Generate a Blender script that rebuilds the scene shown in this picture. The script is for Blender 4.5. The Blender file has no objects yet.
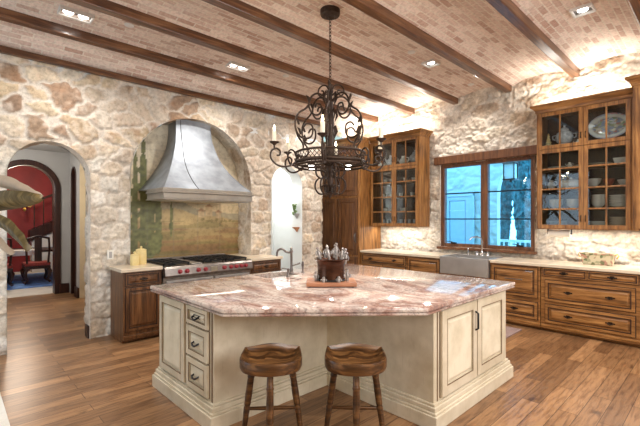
import bpy, bmesh, math, random
import numpy as np
from mathutils import Vector, Matrix
PI = math.pi
random.seed(7)
SC = bpy.context.scene
COL = SC.collection

# ------------------------------------------------------------------ camera
H_EYE = 1.53
cam_d = bpy.data.cameras.new('camera'); cam = bpy.data.objects.new('camera', cam_d); COL.objects.link(cam)
cam_d.sensor_width = 36.0; cam_d.lens = 36.0*390/640; cam_d.shift_y = 6/640; cam_d.clip_end = 200
cam.location = (0, 0, H_EYE)
VIEW = math.radians(46.3)
cam.rotation_euler = (PI/2, 0, VIEW-PI/2)
SC.camera = cam
VX, VY = math.cos(VIEW), math.sin(VIEW)      # view direction
RX, RY = VY, -VX                             # to the right of it

# ------------------------------------------------------------------ sky and exposure
w = bpy.data.worlds.new('sky'); SC.world = w; w.use_nodes = True
bg = w.node_tree.nodes['Background']
bg.inputs[0].default_value = (0.16, 0.56, 1.0, 1); bg.inputs[1].default_value = 6.0
SC.view_settings.view_transform = 'Standard'; SC.view_settings.look = 'None'
SC.view_settings.exposure = 0.27; SC.view_settings.gamma = 1.0; SC.view_settings.use_curve_mapping = False

# ------------------------------------------------------------------ large lights
def area(name, loc, rot, sx, sy, power, color=(1, 1, 1)):
    l = bpy.data.lights.new(name, 'AREA'); l.shape = 'RECTANGLE'; l.size = sx; l.size_y = sy
    l.energy = power; l.color = color
    o = bpy.data.objects.new(name, l); COL.objects.link(o); o.location = loc; o.rotation_euler = rot
    return o
def point(name, loc, power, color=(1, .85, .65), r=.04):
    l = bpy.data.lights.new(name, 'POINT'); l.energy = power; l.color = color; l.shadow_soft_size = r
    o = bpy.data.objects.new(name, l); COL.objects.link(o); o.location = loc
    return o
def spot(name, loc, power, color=(1, .9, .76), ang=110, blend=.6, r=.05, rot=(0, 0, 0)):
    l = bpy.data.lights.new(name, 'SPOT'); l.energy = power; l.color = color; l.shadow_soft_size = r
    l.spot_size = math.radians(ang); l.spot_blend = blend
    o = bpy.data.objects.new(name, l); COL.objects.link(o); o.location = loc; o.rotation_euler = rot
    return o
# rear panel added as unseen ambient fill; then daylight of the side window
area('fill_rear', (2.6, -2.42, 2.5), (PI/2, 0, 0), 5.6, 1.7, 200, (.97, .98, 1))
area('daylight_side', (-2.12, 4.1, 1.75), (PI/2, 0, -PI/2), 2.2, 2.5, 48, (.55, .78, 1))
# cove strips above and work lights below the wall cabinets
area('cove_light_right', (6.38, 1.25, 3.2), (PI, 0, 0), .16, 1.5, 18, (1, .95, .86))
area('cove_light_far', (6.38, 4.45, 3.2), (PI, 0, 0), .16, 1.1, 16, (1, .95, .86))
area('cove_light_pantry', (6.2, 5.4, 3.2), (PI, 0, 0), .3, .6, 8, (1, .95, .85))
area('work_light_right', (6.36, .95, 1.375), (0, 0, 0), .06, 1.7, 8.5, (1, .96, .88))
area('work_light_far', (6.36, 4.43, 1.375), (0, 0, 0), .06, 1.0, 6, (1, .96, .88))
area('hood_light', (2.7, 5.3, 1.77), (0, 0, 0), .9, .3, 5, (1, .9, .75))
# lamps of the rooms beyond
point('vestibule_lamp', (.3, 7.9, 2.3), 80, (1, .95, .9), .15)
point('hall_lamp', (4.7, 6.45, 2.6), 46, (.95, .98, 1), .12)
point('dining_lamp', (1.2, 11.8, 2.7), 90, (1, .85, .7), .2)
point('side_room_lamp', (2.7, 8.4, 1.9), 16, (1, .85, .6), .1)

# ------------------------------------------------------------------ colour / node helpers
def C(r, g, b):
    f = lambda c: (c/255/12.92) if c/255 <= .04045 else ((c/255+.055)/1.055)**2.4
    return (f(r), f(g), f(b), 1)
def new_mat(name):
    m = bpy.data.materials.new(name); m.use_nodes = True
    return m, m.node_tree, m.node_tree.nodes['Principled BSDF']
def N(nt, t, **kw):
    n = nt.nodes.new(t)
    for k, v in kw.items(): setattr(n, k, v)
    return n
def coords(nt, scale=(1, 1, 1), rot=(0, 0, 0), out='Object'):
    tc = N(nt, 'ShaderNodeTexCoord'); mp = N(nt, 'ShaderNodeMapping')
    mp.inputs['Scale'].default_value = scale; mp.inputs['Rotation'].default_value = rot
    nt.links.new(tc.outputs[out], mp.inputs[0]); return mp.outputs[0]
def ramp(nt, fac, stops):
    r = N(nt, 'ShaderNodeValToRGB'); e = r.color_ramp.elements
    while len(e) < len(stops): e.new(.5)
    for i, (p, c) in enumerate(stops): e[i].position = p; e[i].color = c
    nt.links.new(fac, r.inputs[0]); return r.outputs[0]
def noise(nt, vec, scale, detail=4, rough=.55, dist=0):
    n = N(nt, 'ShaderNodeTexNoise'); n.inputs['Scale'].default_value = scale; n.inputs['Detail'].default_value = detail
    n.inputs['Roughness'].default_value = rough; n.inputs['Distortion'].default_value = dist
    nt.links.new(vec, n.inputs['Vector']); return n.outputs[0]
def mix(nt, a, b, fac, mode='MIX'):
    m = N(nt, 'ShaderNodeMix'); m.data_type = 'RGBA'; m.blend_type = mode
    for sock, v in ((m.inputs[6], a), (m.inputs[7], b), (m.inputs[0], fac)):
        if hasattr(v, 'links') or hasattr(v, 'is_linked'): nt.links.new(v, sock)
        else: sock.default_value = v
    return m.outputs[2]
def bump(nt, p, h, strength=.3, dist=.01):
    b = N(nt, 'ShaderNodeBump'); b.inputs['Strength'].default_value = strength; b.inputs['Distance'].default_value = dist
    nt.links.new(h, b.inputs['Height']); nt.links.new(b.outputs[0], p.inputs['Normal'])

def plain(name, c, rough=.5, metal=0, var=.12, scale=9, bmp=.0, emit=None, es=0):
    m, nt, p = new_mat(name)
    v = coords(nt); n = noise(nt, v, scale)
    lo = tuple(x*(1-var) for x in c[:3])+(1,); hi = tuple(min(1, x*(1+var)) for x in c[:3])+(1,)
    nt.links.new(ramp(nt, n, [(.3, lo), (.7, hi)]), p.inputs['Base Color'])
    p.inputs['Roughness'].default_value = rough; p.inputs['Metallic'].default_value = metal
    if bmp: bump(nt, p, noise(nt, v, scale*5), bmp, .005)
    if emit: p.inputs['Emission Color'].default_value = emit; p.inputs['Emission Strength'].default_value = es
    return m
def wood(name, dark, mid, light, axis=2, rough=.38, sc=1.0):
    m, nt, p = new_mat(name)
    s = [14*sc]*3; s[axis] = 1.1*sc
    v = coords(nt, s)
    g = noise(nt, v, 2.2, 6, .6, .6)
    col = ramp(nt, g, [(.28, dark), (.48, mid), (.72, light)])
    v2 = coords(nt); bl = noise(nt, v2, 3.2, 3)
    col = mix(nt, col, dark, ramp(nt, bl, [(.52, (0, 0, 0, 1)), (.82, (.6, .6, .6, 1))]))
    nt.links.new(col, p.inputs['Base Color']); p.inputs['Roughness'].default_value = rough
    bump(nt, p, g, .15, .003)
    return m
def attr_mat(name, rough=.85, bs=.35, sc=28):
    m, nt, p = new_mat(name)
    a = N(nt, 'ShaderNodeAttribute'); a.attribute_name = 'col'
    v = coords(nt); n = noise(nt, v, sc, 5, .65)
    col = mix(nt, a.outputs[0], ramp(nt, n, [(.25, C(150, 140, 128)), (.55, (1, 1, 1, 1))]), .55, 'MULTIPLY')
    nt.links.new(col, p.inputs['Base Color']); p.inputs['Roughness'].default_value = rough
    bump(nt, p, n, bs, .012)
    return m

M = {}
M['stone'] = attr_mat('rubble stone')
M['mural'] = attr_mat('painted mural tile', .45, .04, 14)
M['wood'] = wood('stained alder vertical', C(64, 38, 17), C(140, 94, 48), C(186, 136, 80), 2)
M['wood_y'] = wood('stained alder along the wall', C(64, 38, 17), C(140, 94, 48), C(186, 136, 80), 1)
M['wood_x'] = wood('stained alder across', C(70, 40, 22), C(128, 78, 42), C(168, 112, 64), 0)
M['wood_dark'] = wood('dark stained alder', C(50, 30, 16), C(98, 62, 34), C(136, 92, 54), 2)
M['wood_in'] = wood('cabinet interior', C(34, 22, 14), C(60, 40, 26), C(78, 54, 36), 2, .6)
M['beam'] = wood('beam timber', C(48, 28, 17), C(92, 58, 36), C(132, 92, 60), 0, .28)
M['frame_dark'] = wood('dark frame timber', C(26, 12, 9), C(48, 24, 17), C(70, 38, 26), 2, .35)
M['window_wood'] = wood('window timber', C(58, 32, 18), C(100, 62, 36), C(130, 86, 52), 2, .45)
M['stool'] = wood('old stool wood', C(26, 15, 8), C(76, 48, 24), C(134, 94, 54), 0, .3)
M['board'] = wood('cutting board', C(120, 72, 48), C(168, 112, 80), C(196, 140, 104), 0, .5)
M['iron'] = plain('wrought iron', C(62, 48, 39), .5, .6, .4, 30, .2)
M['black'] = plain('black iron', C(22, 22, 24), .45, .3)
M['bronze'] = plain('aged bronze', C(58, 46, 38), .4, .8)
M['pewter'] = plain('pewter', C(120, 112, 108), .32, .9)
M['steel'] = plain('brushed steel', C(186, 182, 178), .36, .8, .1, 5)
M['zinc'] = plain('hood zinc', C(156, 161, 167), .5, .6, .26, 5)
M['zinc_rim'] = plain('hood rim', C(164, 157, 146), .45, .6, .14, 5)
M['zinc_side'] = M['zinc']
M['seam'] = plain('hood seam', C(66, 64, 62), .5, .6)
M['range_steel'] = plain('range panel steel', C(128, 120, 114), .34, .9, .3, 12)
M['chrome'] = plain('chrome', C(215, 215, 218), .12, 1, .02)
M['red'] = plain('red knob', C(138, 24, 34), .3, 0, .05)
M['white'] = plain('white glaze', C(232, 228, 218), .22, 0, .05)
M['plaster_w'] = plain('white plaster', C(226, 228, 226), .8, 0, .03, 3)
M['plaster_g'] = plain('grey plaster', C(166, 164, 160), .85, 0, .05, 3)
M['plaster_c'] = plain('cream plaster', C(214, 200, 172), .85, 0, .05, 3)
M['red_wall'] = plain('oxblood wall paint', C(128, 28, 24), .6, 0, .22, 1.6)
M['pale_stone'] = plain('pale limestone', C(214, 208, 198), .6, 0, .07, 4)
M['travertine'] = plain('cream travertine', C(216, 200, 176), .22, 0, .1, 6)
M['candle'] = plain('ivory candle', C(236, 226, 204), .5, 0, .04)
M['flame'] = plain('lit bulb', (1, .9, .7, 1), .5, 0, 0, emit=(1, .86, .6, 1), es=14)
M['lens'] = plain('lamp lens', (1, .95, .85, 1), .5, 0, 0, emit=(1, .95, .86, 1), es=9)
M['lens_cool'] = plain('can lamp face', (1, .97, .93, 1), .5, 0, 0, emit=(1, .97, .92, 1), es=5)
M['fixture'] = plain('fixture trim', C(214, 210, 204), .5, 0, .05)
M['copper'] = plain('dark copper pot', C(84, 54, 40), .25, .8, .5, 6)
M['figure'] = plain('pale pewter figures', C(160, 152, 146), .35, .6, .4, 40)
M['jar'] = plain('straw glazed pottery', C(222, 200, 140), .4, 0, .1)
M['jar_blue'] = plain('blue and white pottery', C(190, 192, 196), .25, 0, .35, 26)
M['gold'] = plain('gilt', C(214, 178, 96), .3, .9)
M['mat'] = plain('mauve mat weave', C(140, 118, 112), .9, 0, .15, 40)
M['rug_pale'] = plain('pale rug', C(228, 226, 218), .95, 0, .06, 30)
M['brick_red'] = plain('red brown pottery', C(128, 52, 36), .35)
M['leaf'] = None
M['cypress'] = plain('cypress foliage', C(50, 90, 92), .8, 0, .6, 7)
M['porch_wall'] = plain('porch stone', C(206, 204, 198), .85, 0, .12, 4, .3)
M['porch_door'] = plain('painted porch door', C(188, 200, 210), .5, 0, .05)
M['paving'] = plain('porch paving', C(170, 168, 160), .8, 0, .12, 3)
M['plant'] = plain('green trailing leaves', C(104, 128, 72), .6, 0, .3, 30)
M['terracotta'] = plain('terracotta', C(176, 120, 84), .7, 0, .12, 9)
M['upholstery'] = plain('red upholstery', C(138, 52, 44), .8, 0, .3, 30)
M['blue_rug'] = plain('blue patterned rug', C(104, 140, 196), .95, 0, .35, 7)

def cream_paint():
    m, nt, p = new_mat('antiqued cream paint')
    v = coords(nt); n = noise(nt, v, 5, 5, .6); n2 = noise(nt, coords(nt, (30, 30, 3)), 2, 4)
    col = ramp(nt, n, [(.25, C(200, 188, 160)), (.6, C(228, 218, 194))])
    col = mix(nt, col, C(150, 130, 98), ramp(nt, n2, [(.6, (0, 0, 0, 1)), (.85, (.45, .45, .45, 1))]))
    g = N(nt, 'ShaderNodeNewGeometry')
    worn = ramp(nt, g.outputs['Pointiness'], [(.52, (0, 0, 0, 1)), (.62, (.5, .5, .5, 1))])
    col = mix(nt, col, C(126, 98, 68), worn)
    nt.links.new(col, p.inputs['Base Color']); p.inputs['Roughness'].default_value = .45
    return m
M['cream'] = cream_paint()
M['wood_glaze'] = plain('dark stain in the grooves', C(48, 26, 14), .6)
M['glaze'] = plain('dark glaze line', C(112, 88, 62), .6)

def granite():
    m, nt, p = new_mat('pink granite')
    v = coords(nt, (1.1, .45, 1.0), (0, 0, math.radians(38)))
    big = noise(nt, v, 1.9, 6, .55, 1.3)
    col = ramp(nt, big, [(.28, C(136, 102, 90)), (.38, C(180, 150, 138)), (.46, C(206, 192, 180)), (.53, C(188, 164, 152)), (.59, C(148, 112, 98)), (.66, C(196, 180, 168)), (.8, C(212, 204, 196))])
    fine = noise(nt, coords(nt), 46, 3, .75)
    col = mix(nt, col, ramp(nt, fine, [(.34, C(120, 104, 102)), (.52, (1, 1, 1, 1))]), .55, 'MULTIPLY')
    vein = noise(nt, coords(nt, (1, .5, 1), (0, 0, .7)), 2.6, 6, .6, 1.8)
    col = mix(nt, col, C(116, 98, 96), ramp(nt, vein, [(.47, (0, 0, 0, 1)), (.5, (.6, .6, .6, 1)), (.53, (0, 0, 0, 1))]))
    nt.links.new(col, p.inputs['Base Color']); p.inputs['Roughness'].default_value = .07
    return m
M['granite'] = granite()

def floor_wood():
    m, nt, p = new_mat('wide plank floor')
    v = coords(nt)
    b = N(nt, 'ShaderNodeTexBrick'); b.offset = .37; b.squash = 1
    nt.links.new(v, b.inputs['Vector'])
    b.inputs['Scale'].default_value = 1; b.inputs['Brick Width'].default_value = 1.35; b.inputs['Row Height'].default_value = .135
    b.inputs['Mortar Size'].default_value = .0022; b.inputs['Mortar Smooth'].default_value = .2; b.inputs['Bias'].default_value = -.1
    b.inputs['Color1'].default_value = C(172, 130, 90); b.inputs['Color2'].default_value = C(104, 72, 46); b.inputs['Mortar'].default_value = C(52, 32, 20)
    g = noise(nt, coords(nt, (1.6, 15, 1)), 2.4, 7, .62, .5)
    col = mix(nt, b.outputs[0], ramp(nt, g, [(.32, C(140, 114, 92)), (.56, (1, 1, 1, 1))]), .75, 'MULTIPLY')
    k = noise(nt, coords(nt, (1.6, 4.5, 1)), 2.0, 4, .55, .4)
    col = mix(nt, col, C(62, 38, 24), ramp(nt, k, [(.64, (0, 0, 0, 1)), (.76, (.75, .75, .75, 1))]))
    nt.links.new(col, p.inputs['Base Color']); p.inputs['Roughness'].default_value = .31
    bump(nt, p, g, .2, .004)
    return m
M['floor'] = floor_wood()

def brick_mat():
    m, nt, p = new_mat('vault brick')
    uv = coords(nt, (1, 1, 1), (0, 0, 0), 'UV')
    wob = noise(nt, uv, 6, 2)
    b = N(nt, 'ShaderNodeTexBrick'); b.offset = .5
    nt.links.new(uv, b.inputs['Vector'])
    b.inputs['Scale'].default_value = 1; b.inputs['Brick Width'].default_value = .20; b.inputs['Row Height'].default_value = .068
    b.inputs['Mortar Size'].default_value = .008; b.inputs['Mortar Smooth'].default_value = .3; b.inputs['Bias'].default_value = -.15
    b.inputs['Color1'].default_value = C(230, 210, 196); b.inputs['Color2'].default_value = C(186, 144, 124); b.inputs['Mortar'].default_value = C(226, 214, 198)
    b2 = N(nt, 'ShaderNodeTexBrick'); b2.offset = .5; nt.links.new(uv, b2.inputs['Vector'])
    b2.inputs['Scale'].default_value = 1; b2.inputs['Brick Width'].default_value = .20; b2.inputs['Row Height'].default_value = .068
    b2.inputs['Mortar Size'].default_value = .0; b2.inputs['Bias'].default_value = -.82
    b2.inputs['Color1'].default_value = (1, 1, 1, 1); b2.inputs['Color2'].default_value = C(96, 84, 80); b2.inputs['Mortar'].default_value = (1, 1, 1, 1)
    big = noise(nt, uv, 1.7, 4)
    col = mix(nt, b.outputs[0], C(220, 204, 188), ramp(nt, big, [(.40, (0, 0, 0, 1)), (.75, (.55, .55, .55, 1))]))
    col = mix(nt, col, b2.outputs[0], .6, 'MULTIPLY')
    f = noise(nt, uv, 30, 4, .7)
    col = mix(nt, col, ramp(nt, f, [(.28, C(150, 134, 124)), (.55, (1, 1, 1, 1))]), .45, 'MULTIPLY')
    nt.links.new(col, p.inputs['Base Color']); p.inputs['Roughness'].default_value = .8
    sc_ = N(nt, 'ShaderNodeSeparateColor'); nt.links.new(b.outputs['Color'], sc_.inputs[0])
    hm = N(nt, 'ShaderNodeMath'); hm.operation = 'ADD'; nt.links.new(sc_.outputs[1], hm.inputs[0]); nt.links.new(f, hm.inputs[1])
    bump(nt, p, hm.outputs[0], .6, .012)
    return m
M['brick'] = brick_mat()

def glass_mat():
    m, nt, p = new_mat('clear glass')
    nt.nodes.remove(p); out = nt.nodes['Material Output']
    t = N(nt, 'ShaderNodeBsdfTransparent'); g = N(nt, 'ShaderNodeBsdfGlossy'); g.inputs['Roughness'].default_value = .02
    t.inputs[0].default_value = (.93, .96, .96, 1)
    f = N(nt, 'ShaderNodeFresnel'); f.inputs[0].default_value = 1.45
    s = N(nt, 'ShaderNodeMixShader'); nt.links.new(f.outputs[0], s.inputs[0]); nt.links.new(t.outputs[0], s.inputs[1]); nt.links.new(g.outputs[0], s.inputs[2])
    nt.links.new(s.outputs[0], out.inputs[0]); return m
M['glass'] = glass_mat()

def leaf_mat():
    m, nt, p = new_mat('dry banana leaf')
    v = coords(nt, (6, 60, 6)); n = noise(nt, v, 1.2, 3)
    nt.links.new(ramp(nt, n, [(.3, C(62, 50, 22)), (.5, C(92, 78, 42)), (.72, C(130, 112, 72))]), p.inputs['Base Color'])
    p.inputs['Roughness'].default_value = .45; return m
M['leaf'] = leaf_mat()
M['leaf_edge'] = plain('pale leaf underside', C(172, 156, 136), .5, 0, .08, 20)

def platter_mat():
    m, nt, p = new_mat('painted platter')
    tc = N(nt, 'ShaderNodeTexCoord'); mp = N(nt, 'ShaderNodeMapping'); mp.inputs['Scale'].default_value = (1, 1/.33, 1/.215)
    nt.links.new(tc.outputs['Object'], mp.inputs[0])
    sx = N(nt, 'ShaderNodeSeparateXYZ'); nt.links.new(mp.outputs[0], sx.inputs[0])
    cx = N(nt, 'ShaderNodeCombineXYZ'); nt.links.new(sx.outputs[1], cx.inputs[1]); nt.links.new(sx.outputs[2], cx.inputs[2])
    ln = N(nt, 'ShaderNodeVectorMath'); ln.operation = 'LENGTH'; nt.links.new(cx.outputs[0], ln.inputs[0])
    vo = N(nt, 'ShaderNodeTexVoronoi'); vo.inputs['Scale'].default_value = 8.5; nt.links.new(cx.outputs[0], vo.inputs['Vector'])
    sp = N(nt, 'ShaderNodeSeparateColor'); nt.links.new(vo.outputs['Color'], sp.inputs[0])
    fl = ramp(nt, sp.outputs[0], [(.0, C(184, 112, 112)), (.3, C(126, 146, 112)), (.5, C(222, 212, 190)), (.8, C(140, 150, 172))])
    rim = ramp(nt, sp.outputs[1], [(.2, C(120, 134, 166)), (.6, C(196, 200, 208)), (.9, C(200, 150, 150))])
    w_ = C(226, 226, 220)
    fc = ramp(nt, ln.outputs['Value'], [(.52, (1, 1, 1, 1)), (.58, (0, 0, 0, 1))])
    fr = ramp(nt, ln.outputs['Value'], [(.68, (0, 0, 0, 1)), (.72, (1, 1, 1, 1))])
    col = mix(nt, w_, fl, fc); col = mix(nt, col, rim, fr)
    nt.links.new(col, p.inputs['Base Color']); p.inputs['Roughness'].default_value = .2
    return m
M['platter'] = platter_mat()
def planter_mat():
    m, nt, p = new_mat('painted planter')
    v = coords(nt); vo = N(nt, 'ShaderNodeTexVoronoi'); vo.inputs['Scale'].default_value = 26; nt.links.new(v, vo.inputs['Vector'])
    sp = N(nt, 'ShaderNodeSeparateColor'); nt.links.new(vo.outputs['Color'], sp.inputs[0])
    col = ramp(nt, sp.outputs[0], [(.35, C(200, 188, 156)), (.55, C(92, 112, 72)), (.8, C(176, 132, 112))])
    nt.links.new(col, p.inputs['Base Color']); p.inputs['Roughness'].default_value = .4
    return m
M['planter'] = planter_mat()

# ------------------------------------------------------------------ mesh helpers
WL = {}
class Fr:
    """a face of something: u along it, z up, d out of it"""
    def __init__(s, o, u, n): s.o = Vector(o); s.u = Vector(u); s.n = Vector(n)
    def P(s, u, z, d): return s.o+s.u*u+Vector((0, 0, z))+s.n*d
class MB:
    def __init__(s): s.b = bmesh.new()
    def hexa(s, pts):
        v = [s.b.verts.new(p) for p in pts]
        for f in ((0, 1, 2, 3), (7, 6, 5, 4), (0, 4, 5, 1), (1, 5, 6, 2), (2, 6, 7, 3), (3, 7, 4, 0)): s.b.faces.new([v[i] for i in f])
        return s
    def box(s, x0, x1, y0, y1, z0, z1):
        return s.hexa([(x0, y0, z0), (x1, y0, z0), (x1, y1, z0), (x0, y1, z0), (x0, y0, z1), (x1, y0, z1), (x1, y1, z1), (x0, y1, z1)])
    def fbox(s, F, u0, u1, z0, z1, d0, d1):
        return s.hexa([F.P(u, z, d) for d in (d0, d1) for u, z in ((u0, z0), (u1, z0), (u1, z1), (u0, z1))])
    def frus(s, F, u0, u1, z0, z1, d0, d1, i):
        return s.hexa([F.P(u, z, d0) for u, z in ((u0, z0), (u1, z0), (u1, z1), (u0, z1))]+[F.P(u, z, d1) for u, z in ((u0+i, z0+i), (u1-i, z0+i), (u1-i, z1-i), (u0+i, z1-i))])
    def panel(s, F, u0, u1, z0, z1, d, st=.055, th=.022):
        """framed raised panel front"""
        s.fbox(F, u0, u0+st, z0, z1, d, d+th); s.fbox(F, u1-st, u1, z0, z1, d, d+th)
        s.fbox(F, u0+st, u1-st, z0, z0+st, d, d+th); s.fbox(F, u0+st, u1-st, z1-st, z1, d, d+th)
        s.fbox(F, u0+st, u1-st, z0+st, z1-st, d, d+th*.35)
        if u1-u0 > 2*st+.05 and z1-z0 > 2*st+.04: s.frus(F, u0+st+.012, u1-st-.012, z0+st+.012, z1-st-.012, d+th*.35, d+th*.9, .022)
        return s
    def ring(s, c, ax, ay, r, n):
        return [s.b.verts.new(c+ax*(math.cos(2*PI*k/n)*r)+ay*(math.sin(2*PI*k/n)*r)) for k in range(n)]
    def tube(s, pts, r, n=8, closed=False, flat=1.0):
        pts = [Vector(p) for p in pts]; m = len(pts); rs = r if isinstance(r, (list, tuple)) else [r]*m
        rings = []; ref = None
        for i, p in enumerate(pts):
            a = pts[(i-1) % m] if closed else pts[max(i-1, 0)]; c = pts[(i+1) % m] if closed else pts[min(i+1, m-1)]
            t = (c-a).normalized() if (c-a).length > 1e-9 else Vector((0, 0, 1))
            if ref is None: ref = Vector((0, 0, 1)) if abs(t.z) < .9 else Vector((1, 0, 0))
            x = ref-t*ref.dot(t)
            if x.length < 1e-6: x = t.orthogonal()
            x.normalize(); y = t.cross(x); ref = x
            rings.append(s.ring(p, x, y*flat, rs[i], n))
        k = m if closed else m-1
        for i in range(k):
            A, B = rings[i], rings[(i+1) % m]
            for j in range(n):
                s.b.faces.new((A[j], A[(j+1) % n], B[(j+1) % n], B[j]))
        if not closed:
            s.b.faces.new(rings[0][::-1]); s.b.faces.new(rings[-1])
        return s
    def lathe(s, c, prof, n=20, sx=1, sy=1):
        c = Vector(c); rings = []
        for r, z in prof:
            if r < 1e-5: rings.append([s.b.verts.new(c+Vector((0, 0, z)))])
            else: rings.append([s.b.verts.new(c+Vector((math.cos(2*PI*k/n)*r*sx, math.sin(2*PI*k/n)*r*sy, z))) for k in range(n)])
        for A, B in zip(rings, rings[1:]):
            for j in range(n):
                q = [A[j % len(A)], A[(j+1) % n % len(A)], B[(j+1) % n % len(B)], B[j % len(B)]]
                u = []
                for v in q:
                    if v not in u: u.append(v)
                if len(u) > 2: s.b.faces.new(u)
        if len(rings[0]) > 1: s.b.faces.new(rings[0][::-1])
        if len(rings[-1]) > 1: s.b.faces.new(rings[-1])
        return s
    def prism(s, poly, z0, z1, scale_top=None):
        a = [s.b.verts.new((x, y, z0)) for x, y in poly]; b = [s.b.verts.new((x, y, z1)) for x, y in poly]; n = len(poly)
        s.b.faces.new(a[::-1]); s.b.faces.new(b)
        for i in range(n): s.b.faces.new((a[i], a[(i+1) % n], b[(i+1) % n], b[i]))
        return s
    def fprism(s, F, poly, d0, d1):
        a = [s.b.verts.new(F.P(u, z, d0)) for u, z in poly]; b = [s.b.verts.new(F.P(u, z, d1)) for u, z in poly]; n = len(poly)
        s.b.faces.new(a[::-1]); s.b.faces.new(b)
        for i in range(n): s.b.faces.new((a[i], a[(i+1) % n], b[(i+1) % n], b[i]))
        return s
    def sphere(s, c, r, n=12, sz=1):
        return s.lathe(c, [(r*math.sin(PI*k/8), -r*sz*math.cos(PI*k/8)) for k in range(9)], n)
    def loft(s, loops, cap=True):
        rings = [[s.b.verts.new(p) for p in L] for L in loops]; n = len(rings[0])
        for A, B in zip(rings, rings[1:]):
            for j in range(n): s.b.faces.new((A[j], A[(j+1) % n], B[(j+1) % n], B[j]))
        if cap: s.b.faces.new(rings[0][::-1]); s.b.faces.new(rings[-1])
        return s
    def build(s, name, mat, parent=None, local=False, smooth=None, bevel=0, origin=None, normals=True):
        b = s.b
        if normals: bmesh.ops.recalc_face_normals(b, faces=b.faces)
        me = bpy.data.meshes.new(name)
        if parent is None and origin is None and not local:
            xs = [v.co for v in b.verts]
            origin = Vector(((min(p.x for p in xs)+max(p.x for p in xs))/2, (min(p.y for p in xs)+max(p.y for p in xs))/2, min(p.z for p in xs)))
        off = WL[parent.name] if (parent is not None and not local) else (Vector(origin) if origin is not None else Vector())
        if off.length > 0:
            for v in b.verts: v.co -= off
        if smooth is not None:
            for f in b.faces: f.smooth = True
        b.to_mesh(me); b.free()
        if smooth is not None and smooth < 179: me.set_sharp_from_angle(angle=math.radians(smooth))
        me.materials.append(mat)
        o = bpy.data.objects.new(name, me); COL.objects.link(o)
        if parent is not None: o.parent = parent; WL[o.name] = WL[parent.name]
        else: o.location = off; WL[o.name] = off.copy()
        if bevel:
            md = o.modifiers.new('bevel', 'BEVEL'); md.width = bevel; md.segments = 2; md.limit_method = 'ANGLE'; md.angle_limit = math.radians(40)
        return o
def thing(name, label, cat, loc=(0, 0, 0), rz=0, group=None):
    o = bpy.data.objects.new(name, None); COL.objects.link(o); o.empty_display_size = .1
    o.location = loc; o.rotation_euler = (0, 0, rz); WL[o.name] = Vector(loc)
    return tag(o, label, cat, group)
def tag(o, label, cat, group=None, kind=None):
    o['label'] = label; o['category'] = cat
    if group: o['group'] = group
    if kind: o['kind'] = kind
    return o
def struct(o, label=None):
    o['kind'] = 'structure'
    if label: o['label'] = label
    return o
def dup(root, loc, rz=None, label=None, group=None):
    r = root.copy(); COL.objects.link(r); r.location = loc; WL[r.name] = Vector(loc)
    if rz is not None: r.rotation_euler = (0, 0, rz)
    if label: r['label'] = label
    if group: r['group'] = group
    def rec(a, b):
        for ch in list(a.children):
            c = ch.copy(); COL.objects.link(c); c.parent = b; WL[c.name] = WL[b.name]; rec(ch, c)
    rec(root, r)
    return r
def bool_cut(o, cut):
    md = o.modifiers.new('cut', 'BOOLEAN'); md.object = cut; md.operation = 'DIFFERENCE'; md.solver = 'EXACT'
    dg = bpy.context.evaluated_depsgraph_get(); dg.update()
    me = bpy.data.meshes.new_from_object(o.evaluated_get(dg)); o.modifiers.clear(); o.data = me
    bpy.data.objects.remove(cut)

# ------------------------------------------------------------------ stone surfaces
def hashf(i, j, s):
    v = np.sin(i*127.1+j*311.7+s*74.7)*43758.5453
    return v-np.floor(v)
def vnoise(x, y, s):
    i = np.floor(x); j = np.floor(y); fx = x-i; fy = y-j
    fx = fx*fx*(3-2*fx); fy = fy*fy*(3-2*fy)
    return (hashf(i, j, s)*(1-fx)+hashf(i+1, j, s)*fx)*(1-fy)+(hashf(i, j+1, s)*(1-fx)+hashf(i+1, j+1, s)*fx)*fy
TAN = np.array([C(196, 172, 136)[:3], C(212, 192, 162)[:3], C(180, 152, 116)[:3], C(160, 126, 96)[:3], C(206, 192, 172)[:3],
                C(216, 202, 178)[:3], C(146, 112, 86)[:3], C(190, 172, 148)[:3], C(176, 150, 122)[:3], C(208, 184, 148)[:3]])
PALE = np.array([C(222, 214, 200)[:3], C(230, 222, 208)[:3], C(214, 202, 184)[:3], C(204, 190, 170)[:3], C(226, 220, 210)[:3],
                 C(234, 228, 216)[:3], C(208, 192, 170)[:3], C(218, 210, 198)[:3], C(210, 200, 186)[:3], C(228, 216, 196)[:3]])
MORTAR = np.array(C(224, 213, 198)[:3])
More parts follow.
